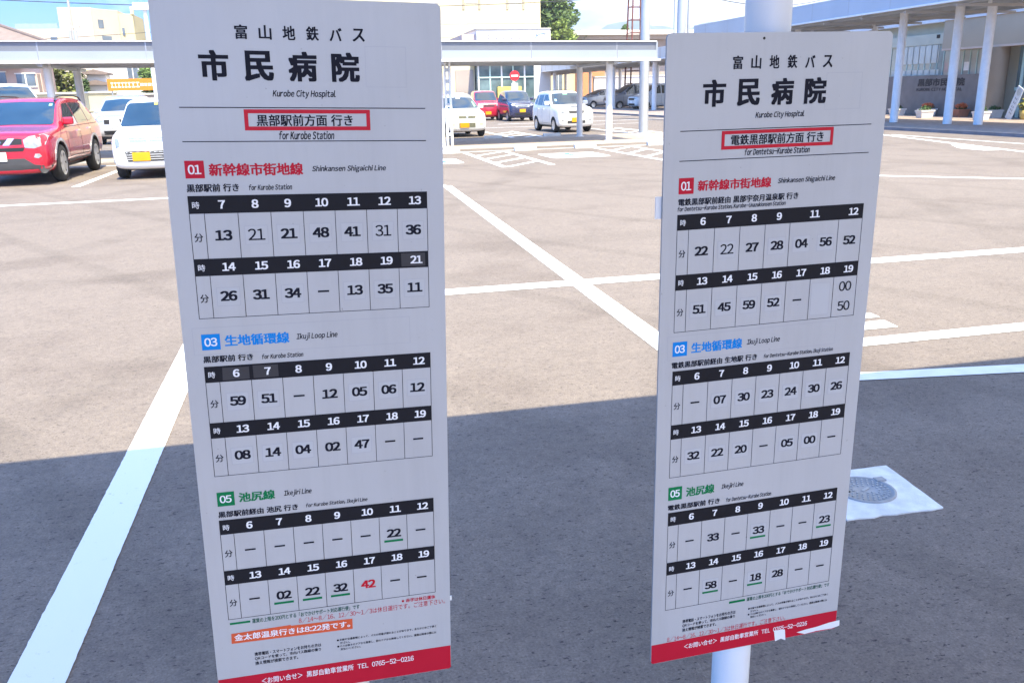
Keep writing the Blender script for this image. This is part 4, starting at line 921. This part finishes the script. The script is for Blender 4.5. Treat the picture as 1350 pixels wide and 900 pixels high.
pls = [((25.9, 34.9), 0, 0, 'white planter box with low dark green plants before the name wall', .62), ((26.45, 33.6), 0, 1, 'white planter box with bright orange flowers', .66), ((25.0, 31.9), 0, 0, 'white planter box of dark leaves left of the second tall post', .62),
       ((26.5, 31.6), 1, 1, 'terracotta pot with orange and pink flowers', .56), ((24.9, 28.6), 0, 0, 'white planter box tucked behind the third tall post', .55), ((26.4, 29.65), 0, 0, 'white planter box beside the brown column', .55), ((25.6, 36.9), 1, 1, 'terracotta pot of red flowers at the edge of the right board', .5)]
for (x, y), tub, fl, lab, s in pls:
    t = thing('planter', (x, y, .09), lab, 'planter', 'planters along the hospital front')
    m = MB(); h = .30
    m.add([(sx*s*.5*k, sy*s*.32*k, z) for z, k in ((0, .82), (h, 1.0)) for sx, sy in ((-1, -1), (1, -1), (1, 1), (-1, 1))], [(3, 2, 1, 0), (0, 1, 5, 4), (1, 2, 6, 5), (2, 3, 7, 6), (3, 0, 4, 7), (4, 5, 6, 7)])
    m.box(-s*.53, s*.53, -s*.35, s*.35, h-.05, h+.012); m.build('tub', M_TUBR if tub else M_TUBW, t)
    m = MB(); leaf_clump(m, (0, 0, h+.05), (s*.45, s*.3, .13), 160, .05); m.build('leaves', M_PLEAF, t)
    if fl: m = MB(); leaf_clump(m, (0, 0, h+.14), (s*.45, s*.32, .12), 260, .045); m.build('flowers', M_PFLOW, t)
t = thing('notice_board', (25.75, 28.2, .09), 'tall pale blue notice board leaning to one side, with a round mark at its top', 'sign')
m = MB(); T = Matrix.Rotation(R(-103), 4, 'Z') @ Matrix.Rotation(R(22), 4, 'Y') @ Matrix.Rotation(R(-4), 4, 'X')
m.box(-.20, .20, -.015, .015, .0, 1.25, M=T); bd = m.build('panel', mat('pale_blue_panel', (.62, .68, .74), .5, 0, .04, 4), t)
m = MB(); m.add([T @ Vector((.0 + .14*math.cos(k*.5236), -.017, 1.07 + .14*math.sin(k*.5236))) for k in range(12)], [tuple(range(12))]); m.build('round_mark', mat('pale_grey_print', (.5, .53, .52), .5, 0, .2, 20), bd)
m = MB()
for z in (.78, .62, .46, .34, .22):
    for dx in (-.05, .05): m.add([T @ Vector((dx + a, -.0175, z + b)) for a, b in ((-.018, 0), (.018, 0), (.018, .07), (-.018, .07))], [(0, 1, 2, 3)])
m.build('vertical_writing', mat('grey_print', (.12, .14, .2), .5), bd)
t = thing('flower_tub', (26.0, 27.5, .09), 'yellow green shrub tub at the right edge behind the leaning notice', 'planter')
m = MB(); m.lathe([(0, 0), (.26, 0), (.32, .34), (.30, .34), (.29, .30), (0, .30)], n=20); m.build('tub', mat('yellow_tub', (.5, .38, .12), .6), t)
m = MB(); leaf_clump(m, (0, 0, .55), (.36, .36, .28), 420, .06); m.build('leaves', mat('yellow_leaf', (.22, .22, .05), .7, 0, .3, 8), t)

# ================================================================== POLES, SIGNS, WIRES
def pole(name, x, y, h, r, label, cat='pole', m=None, r2=None):
    t = thing(name, (x, y, 0), label, cat); q = MB(); q.tube((0, 0, 0), (0, 0, h), r, r2 or r*.85, n=20); q.build('shaft', m or M_STEELD, t)
    q = MB(); q.lathe([(r*2, 0), (r*2, .03), (r*1.02, .05)], n=20); q.build('base_plate', m or M_STEELD, t); return t
t = pole('lamp_post', 11.33, 28.9, 7.5, .165, 'tall grey lamp post rising past the right end of the long canopy', 'lamp post', None, .15)
q = MB(); q.box(-.75, .75, -.16, .16, 7.5, 7.68); q.build('lamp_head', M_STEELD, t)
t = pole('lamp_post', 17.5, 40, 8.5, .235, 'thick grey post directly above the left corner of the right board', 'lamp post', None, .2)
q = MB(); q.box(-.75, .75, -.16, .16, 8.5, 8.7); q.build('lamp_head', M_STEELD, t)
t = pole('utility_pole', 17.95, 40.2, 8.2, .075, 'thin grey pole close beside the thick post above the right board', 'pole')
q = MB(); q.box(-.5, .5, -.04, .04, 7.6, 7.7); q.build('cross_arm', M_STEELD, t)
t = pole('utility_pole', 25.75, 60, 10.5, .11, 'far thin pole with a small cross arm left of the thick post', 'pole')
q = MB(); q.box(-.8, .8, -.06, .06, 7.5, 7.62); q.build('cross_arm', M_STEELD, t)
# lattice mast
t = thing('lattice_mast', (26.65, 70, 0), 'red brown lattice mast like a tapering ladder', 'mast')
M_RUST = mat('red_oxide', (.15, .045, .035), .6, 0, .12, 4); q = MB(); hh = 17
legs = [[(sx*(.72 - .024*z), sy*(.72 - .024*z), z) for z in range(0, hh+1)] for sx in (-1, 1) for sy in (-1, 1)]
for l in legs: m_ = MB(); m_.path(l, .07, 6); m_.build('mast_leg', M_RUST, t)
for k in range(0, hh):
    w = .72 - .024*k
    m_ = MB(); m_.path([(-w, -w, k), (w, -w, k), (w, w, k), (-w, w, k), (-w, -w, k)], .035, 5)
    m_.build('mast_brace', M_RUST, t)
# utility pole, left
M_CONCP = mat('concrete_pole', (.36, .34, .32), .8, 0, .08, 4)
t = pole('utility_pole', -10.45, 45, 7.0, .10, 'thin utility pole with one cross arm above the canopy at the left', 'pole', M_CONCP, .045)
q = MB(); q.box(-.34, .34, -.05, .05, 4.82, 4.92); q.build('cross_arm', M_CONCP, t)
q = MB(); q.tube((.10, 0, 4.1), (.10, 0, 4.72), .10, n=12); q.tube((-.12, 0, 4.3), (-.12, 0, 4.72), .06, n=10); q.build('transformer', M_STEELD, t)
t = pole('lamp_post', -6.40, 40, 5.2, .09, 'white post with a flat white lamp head beside the left board', 'lamp post', M_WHITE)
q = MB(); q.box(-.42, .30, -.18, .18, 5.15, 5.42); q.build('lamp_head', M_WHITE, t)
# one way sign
t = thing('no_entry_sign', (12.07, 52, 0), 'round red no entry sign with a white bar on a white post', 'road sign')
q = MB(); q.tube((0, 0, 0), (0, 0, 2.75), .045, n=12); q.build('post', M_WHITE, t)
q = MB(); n = 28; q.prism([(.30*math.cos(2*math.pi*k/n), -.08, 2.47 + .30*math.sin(2*math.pi*k/n)) for k in range(n)], (0, .02, 0)); dk = q.build('disc', M_RED, t)
q = MB(); q.box(-.21, .21, -.088, -.0815, 2.42, 2.52); q.build('white_bar', M_WHITE, dk)
q = MB(); q.box(-.19, .19, -.075, -.055, 1.62, 2.05); q.build('plate', M_WHITE, t)
# wires
def wire(pts, label, r=.03):
    q = MB(); a, b = Vector(pts[0]), Vector(pts[1]); sag = pts[2]; P_ = []
    for k in range(25): f_ = k/24; p = a.lerp(b, f_); p.z -= sag*4*f_*(1-f_); P_.append(p)
    q.path(P_, r, 5); o = q.build('power_line', M_WIRE); tag(o, label, 'cable')
wire([(17.95, 40.2, 5.9), (42, 62, 9.0), 1.1], 'sagging cable from the thin pole down towards the right', .022)
wire([(-28, 45.6, 5.65), (-6, 43, 6.72), .15], 'power line climbing to the right across the left sky', .02)
wire([(-19, 55, 7.2), (27, 66, 8.55), .75], 'power line crossing the pale yellow building and the tree', .025)
wire([(-26, 60, 4.9), (7, 80, 8.6), .3], 'thin cable across the face of the cream building', .018)
# yellow banner on a wall
t = thing('banner', (-8.05, 45, 0), 'long orange yellow banner with white lettering over a pale wall', 'sign')
q = MB(); q.box(-1.25, 1.6, -.02, .02, 2.02, 2.56); bn = q.build('cloth', mat('orange_banner', (.60, .19, .012), .6, 0, .04, 5), t)
q = MB(); rnd = random.Random(4); x = -1.1
while x < 1.4:
    w = rnd.uniform(.10, .16); big_ = x < .1
    hh_ = .24 if big_ else .12
    q.box(x, x+w, -.026, -.0215, 2.28-hh_/2, 2.28-hh_/2+.05); q.box(x, x+w, -.026, -.0215, 2.28+hh_/2-.05, 2.28+hh_/2); q.box(x+w*.35, x+w*.55, -.0262, -.0216, 2.28-hh_/2+.052, 2.28+hh_/2-.052); x += w + .04
q.build('banner_lettering', M_WHITE, bn)
for sx in (-1.1, 1.4): q = MB(); q.tube((sx, .06, 0), (sx, .06, 2.6), .03, n=8); q.build('banner_pole', M_STEELD, t)

# ================================================================== BUILDINGS BEHIND
M_CREAM = mat('cream_wall', (.49, .43, .36), .85, 0, .05, .4); M_CREAM2 = mat('yellow_cream_wall', (.52, .46, .29), .85, 0, .05, .4)
M_YELL = mat('pale_yellow_wall', (.60, .53, .35), .85, 0, .05, .25); M_PINK = mat('pink_wall', (.56, .42, .38), .85, 0, .06, .6)
M_BROOF = mat('brown_tile_roof', (.20, .155, .14), .7, 0, .12, 3, .3, 12); M_WINB = mat('building_window', (.12, .15, .19), .08, 0, .3, 1.0, spec=.8)
M_STORE = mat('store_white', (.64, .62, .59), .7, 0, .04, .4); M_SOFFB = mat('brown_soffit', (.34, .29, .26), .8, 0, .08, .5)
def bx(t, nm, x0, x1, y0, y1, z0, z1, m, parent=None):
    lx, ly, _ = t.location; q = MB(); q.box(x0-lx, x1-lx, y0-ly, y1-ly, z0, z1); return q.build(nm, m, parent or t)
def win(t, x0, x1, y, z0, z1, parent=None):
    w = bx(t, 'window', x0, x1, y-.03, y+.05, z0, z1, M_WINB, parent); e = .06
    bx(t, 'window_frame', x0-e, x1+e, y-.06, y-.032, z0-e, z0, M_WHITE, w); bx(t, 'window_frame', x0-e, x1+e, y-.06, y-.032, z1, z1+e, M_WHITE, w)
    bx(t, 'window_frame', (x0+x1)/2-.03, (x0+x1)/2+.03, y-.062, y-.034, z0, z1, M_WHITE, w)
# pink house with a brown hip roof
t = thing('house', (-17, 55, 0), 'pinkish house with a brown hipped tile roof at the left edge', 'house')
bx(t, 'wall', -24, -13.45, 50, 52.4, 0, 4.35, M_PINK)
q = MB(); lx, ly = -17, 55
ev = [(-25-lx, 49.2-ly, 4.36), (-12.3-lx, 49.2-ly, 4.36), (-12.9-lx, 53.2-ly, 4.36), (-25-lx, 53.2-ly, 4.36)]; rd = [(-19.5-lx, 51.2-ly, 5.75), (-15.6-lx, 51.2-ly, 5.55)]
q.add(ev + rd, [(0, 1, 5, 4), (1, 2, 5), (2, 3, 4, 5), (3, 0, 4), (3, 2, 1, 0)]); rf = q.build('roof', M_BROOF, t)
for a, b in ((ev[0], rd[0]), (ev[1], rd[1]), (rd[0], rd[1])): q = MB(); q.tube(a, b, .10, n=8); q.build('ridge', mat('ridge_tile', (.15, .115, .105), .7), rf)
win(t, -14.62, -13.75, 50, 2.4, 3.0); win(t, -16.6, -15.1, 50, 2.55, 3.1); bx(t, 'door', -13.62, -13.50, 49.93, 49.99, 0, 3.0, M_BROOF)
bx(t, 'lean_to_roof', -17, -14.3, 48.9, 49.98, 3.35, 3.5, M_PINK)
t = thing('garden_wall', (-17, 46.8, 0), 'pale yellow block wall in front of the pink house', 'wall'); bx(t, 'wall_face', -26, -9.3, 46.7, 46.9, 0, 1.95, M_CREAM2); bx(t, 'wall_coping', -26, -9.3, 46.62, 46.98, 1.953, 2.03, M_CONC)
t = thing('garden_wall', (-7.5, 46.3, 0), 'low ribbed grey wall below the orange banner', 'wall'); bx(t, 'wall_face', -9.2, 0, 46.2, 46.4, 0, 1.82, mat('grey_block', (.45, .43, .40), .85, 0, .12, 4)); bx(t, 'wall_coping', -9.2, 0, 46.12, 46.48, 1.823, 1.9, M_CONC)
# small tiled shed
t = thing('shed', (-12.35, 58, 0), 'small shed with dark stepped tile roofs between the shrubs', 'shed')
bx(t, 'wall', -12.95, -11.9, 57.4, 58.6, 0, 3.2, M_WHITE)
for k, z in enumerate((2.55, 3.15)):
    q = MB(); q.prism([(-.72, -1.0, z), (.72-.1*k, -1.0, z-.05), (.72-.1*k, -1.0, z+.05), (-.1, -1.0, z+.26), (-.72, -1.0, z+.12)], (0, 1.9, 0)); q.build('roof', M_BROOF, t)
t = thing('house', (-13, 75, 0), 'far white house with pale pink side behind the shrubs and the banner', 'house')
bx(t, 'wall', -16, -12.9, 75, 80, 0, 5.2, M_WHITE); bx(t, 'side_wall', -12.88, -11.4, 76, 80, 0, 5.0, M_PINK); bx(t, 'roof', -16.2, -11.2, 74.7, 80, 5.203, 5.4, M_BROOF); win(t, -13.9, -13.1, 75, 3.2, 4.2); win(t, -12.5, -11.9, 76, 2.6, 3.4)
# cream apartment block
t = thing('apartment_building', (-20, 98, 0), 'cream apartment block with stepped facets and a blue roof rail', 'building')
def facet(nm, pts, z, m):
    q = MB(); q.prism([(x+20, y-98, 0) for x, y in pts], (0, 0, z)); return q.build(nm, m, t)
facet('low_wing', [(-27.5, 95.3), (-23.2, 95.3), (-23.2, 104), (-27.5, 104)], 8.5, M_CREAM)
facet('tower_wall', [(-23.15, 95), (-20.14, 95), (-20.14, 104), (-23.15, 104)], 10.42, M_CREAM)
facet('side_wall', [(-20.13, 95.05), (-18.2, 97.5), (-18.2, 104), (-20.13, 104)], 10.35, M_CREAM)
facet('stair_wall', [(-18.19, 97.55), (-16.9, 97.9), (-16.9, 104), (-18.19, 104)], 10.05, M_CREAM2)
q = MB(); q.box(2.95, 3.25, -.2, .2, 10.0, 10.75); q.build('chimney', M_CREAM2, t)
bx(t, 'roof_rail', -27.2, -23.4, 95.3, 95.4, 8.52, 8.98, mat('blue_rail', (.25, .33, .52), .5))
for a, b, z0, z1 in ((-19.75, -19.35, 8.55, 9.35), (-19.6, -18.9, 7.45, 7.85)):
    f1 = (a+20.13)/1.93; y_ = 95.05 + f1*2.45; f2 = (b+20.13)/1.93; y2 = 95.05 + f2*2.45
    q = MB(); q.prism([(a+20, y_-98-.04, z0), (b+20, y2-98-.04, z0), (b+20, y2-98-.04, z1), (a+20, y_-98-.04, z1)], (0, .06, 0)); q.build('window', M_WINB, t)
bx(t, 'window', -18.0, -17.75, 97.53, 97.6, 8.0, 8.7, M_WINB); bx(t, 'window', -24.2, -23.6, 95.24, 95.31, 7.4, 7.75, M_WINB)
# pale yellow block
t = thing('office_building', (14, 110, 0), 'big pale yellow block with dark strips running down its wall', 'building')
wl_ = bx(t, 'wall', -6, 27.75, 105, 125, 0, 17, M_YELL)
for x in (18.4, 20.3, 23.7, 25.65): bx(t, 'wall_strip', x-.13, x+.13, 104.9, 104.997, 11.0, 17, mat('strip_brown', (.36, .30, .22), .6), wl_)
for a, b in ((18.6, 20.1), (23.9, 25.45), (13.5, 15.5)): bx(t, 'window', a, b, 104.93, 104.995, 11.7, 16, M_WHITE, wl_)
for z in (7.9, 9.42, 6.4): bx(t, 'wall_joint', -6, 27.7, 104.97, 104.996, z, z+.05, mat('joint_tan', (.55, .48, .33), .8), wl_)
# white shop with a sign on its face
t = thing('shop_building', (19, 88, 0), 'white flat-roofed shop with small letters and a blue arc on its face', 'shop')
sf = bx(t, 'wall', 16.1, 23.45, 85, 93, 0, 7.4, M_STORE); bx(t, 'side_wing', 14.75, 16.095, 85.6, 93, 0, 7.0, M_PINK); bx(t, 'roof_edge', 16.0, 23.5, 84.9, 93, 7.403, 7.5, M_KERB)
for k in range(5):
    x = 17.25 + k*.76; q = MB(); q.box(x-19-.10, x-19+.10, -3.03, -3.003, 6.50, 6.58); q.box(x-19-.03, x-19+.04, -3.031, -3.004, 6.583, 6.85); q.box(x-19-.10, x-19+.08, -3.03, -3.003, 6.853, 6.90); q.build('shop_letter', mat('grey_letter', (.25, .25, .30), .5), sf)
    q = MB(); q.box(x-19-.26, x-19+.30, -3.03, -3.003, 6.12, 6.36); q.build('menu_panel', mat('pale_green_panel', (.50, .58, .36), .6) if k < 2 else mat('pale_orange_panel', (.75, .45, .28), .6), sf)
q = MB(); q.path([(22.75-19 - 1.0*math.cos(R(a)), -3.02, 6.15 + .85*math.sin(R(a))) for a in range(0, 112, 8)], .03, 5); q.build('blue_arc', mat('arc_blue', (.10, .25, .5), .5), sf)
for x, z in ((22.05, 7.0), (22.85, 7.05)): q = MB(); q.tube((x-19, -3.12, z), (x-19, -3.003, z), .09, n=10); q.build('wall_lamp', M_STEELD, sf)
q = MB(); q.tube((22.75-19, -3.03, 6.35), (22.75-19, -3.003, 6.35), .18, n=12); q.build('orange_dot', MATS['pale_orange_panel'], sf)
# long low hall
t = thing('hall_building', (42, 130, 0), 'long low hall with a bright flat roof edge and a brownish wall beside the tree', 'building')
bx(t, 'wall', 33.6, 58, 123, 145, 0, 8.45, M_SOFFB); rf = bx(t, 'roof', 36.9, 60, 120, 147, 9.0, 9.62, M_STORE)
q = MB(); q.prism([(33.2-42, -9.5, 8.45), (36.85-42, -10, 9.0), (36.85-42, -10, 9.6), (33.2-42, -9.5, 8.75)], (0, 25, 0)); q.build('roof_slope', M_KERB, t)
bx(t, 'fascia_board', 36.9, 60, 121.5, 122.9, 8.46, 8.99, mat('hall_soffit', (.40, .36, .33), .8), rf)
for x in (38.4, 43.2, 48): bx(t, 'wall_pier', x, x+.5, 122.85, 122.997, 0, 8.4, M_KERB)
# mint glass entrance
t = thing('entrance_pavilion', (15, 73, 0), 'glass pavilion with mint green frames behind the no entry sign', 'building')
gl = bx(t, 'glass_wall', 13.6, 18.4, 72, 78, 0, 3.7, M_WIN); bx(t, 'roof', 13.2, 18.8, 71.4, 78, 3.703, 4.0, M_STORE)
for k in range(5): bx(t, 'glazing_bar', 13.6 + .98*k, 13.72 + .98*k, 71.93, 71.997, 0, 3.7, M_MINT if k % 2 else M_WHITE, gl)
bx(t, 'glazing_rail', 13.6, 18.4, 71.9, 71.928, 2.7, 2.8, M_MINT, gl)
bx(t, 'yellow_shelf', 15.2, 17.2, 71.6, 71.9, .6, 2.0, mat('yellow_shelf', (.75, .55, .12), .6, 0, .2, 3)); bx(t, 'side_block', 9.5, 13.55, 73, 78, 0, 3.72, M_YELL); bx(t, 'dark_opening', 11.9, 13.4, 72.9, 72.997, 0, 3.4, M_SOFFB)
t = thing('house', (29, 118, 0), 'far house with an orange brick end and pale walls under the canopy roof', 'house')
bx(t, 'wall', 24, 36, 116, 124, 0, 6.0, M_CREAM2); bx(t, 'brick_end', 35.5, 39.5, 115.5, 115.99, 0, 5, mat('orange_brick', (.50, .20, .09), .8, 0, .12, 6)); bx(t, 'roof', 23, 40, 115.2, 125, 6.003, 6.3, M_BROOF)
for x in (26, 28, 30.2, 32.5): win(t, x, x+1.1, 116, 1.6, 4.2)
t = thing('boundary_wall', (30, 84, 0), 'long pale lavender wall behind the parked vans', 'wall'); bx(t, 'wall_face', 27.6, 46, 84, 84.3, 0, 2.75, mat('lavender_wall', (.50, .49, .53), .8, 0, .05, .5)); bx(t, 'wall_coping', 27.5, 46, 83.92, 84.38, 2.753, 2.86, M_CONC)

# ================================================================== TREES
def leafmat(name, c): return mat(name, c, .75, 0, .45, .9)
def tree(name, loc, H, rx, ry, base, label, m, n=3200, size=.30, seed=1, cone=False, cat='tree'):
    rnd = random.Random(seed); t = thing(name, loc, label, cat, 'trees behind the car park')
    q = MB(); q.tube((0, 0, 0), (.1, 0, H*.55), .05*H*.5, .02*H, n=10); 
    for k in range(7):
        a = rnd.uniform(0, 6.28); z = H*rnd.uniform(.25, .6); q.tube((0, 0, z), (rx*.6*math.cos(a), ry*.6*math.sin(a), z + H*rnd.uniform(.1, .25)), .035*H*.4, .008*H, n=7)
    q.build('trunk', M_WOOD, t)
    q = MB(); nc = 60 if cone else 40
    for k in range(nc):
        h = rnd.random(); z = base + (H-base)*h
        w = (1-h)**.62 if cone else math.sin(math.pi*min(1, .12+.88*h))**.6
        a = rnd.uniform(0, 6.28); rr = w*rnd.uniform(.35, 1.0)
        c = (rx*rr*math.cos(a), ry*rr*math.sin(a), z); s = rnd.uniform(.20, .34)*(.45+w*.6)
        leaf_clump(q, c, (rx*s*1.5, ry*s*1.5, (H-base)*s*.42), n//nc, size, 0, 1, rnd)
    q.build('crown', m, t); return t
tree('conifer_tree', (33.2, 125, 0), 19.5, 6.4, 5.0, 6.0, 'large dark green conifer beside the pale yellow block', leafmat('conifer_leaf', (.09, .145, .042)), 15000, .36, 3, True)
tree('broadleaf_tree', (34.6, 119.2, 0), 10.9, 2.2, 2.0, 5, 'light green bush tree at the foot of the conifer', leafmat('light_leaf', (.18, .25, .055)), 4200, .24, 5)
tree('garden_tree', (-14.2, 57.2, 0), 4.3, 1.15, 1.0, 1.2, 'yellow green garden tree between two canopy posts', leafmat('yellowgreen_leaf', (.18, .20, .06)), 4000, .11, 8)
tree('garden_tree', (-13.15, 56.5, 0), 3.3, .45, .45, 1.2, 'small dark green garden tree right of the yellow green one', leafmat('dark_leaf', (.05, .09, .03)), 1800, .09, 9)
tree('garden_tree', (-11.6, 72, 0), 4.1, 1.4, 1.2, 1.2, 'round green shrub above the orange banner', leafmat('mid_leaf', (.10, .165, .04)), 4200, .12, 11)
tree('broadleaf_tree', (47, 128, 0), 10.6, 1.5, 1.5, 5, 'small far tree top right of the lattice mast', leafmat('mid_leaf', (.10, .165, .04)), 1500, .2, 12)

# ================================================================== HAZE
hz = MB(); hz.box(-1000, 2300, -350, 2450, -1.2, 175)
hm = bpy.data.materials.new('air_haze'); hm.use_nodes = True; nt = hm.node_tree; nt.nodes.clear()
ho = nt.nodes.new('ShaderNodeOutputMaterial'); hv = nt.nodes.new('ShaderNodeVolumePrincipled')
hv.inputs['Color'].default_value = (.80, .88, 1.0, 1); hv.inputs['Density'].default_value = .0004; hv.inputs['Anisotropy'].default_value = .2
nt.links.new(hv.outputs[0], ho.inputs['Volume'])
h = hz.build('haze', hm); h['kind'] = 'stuff'
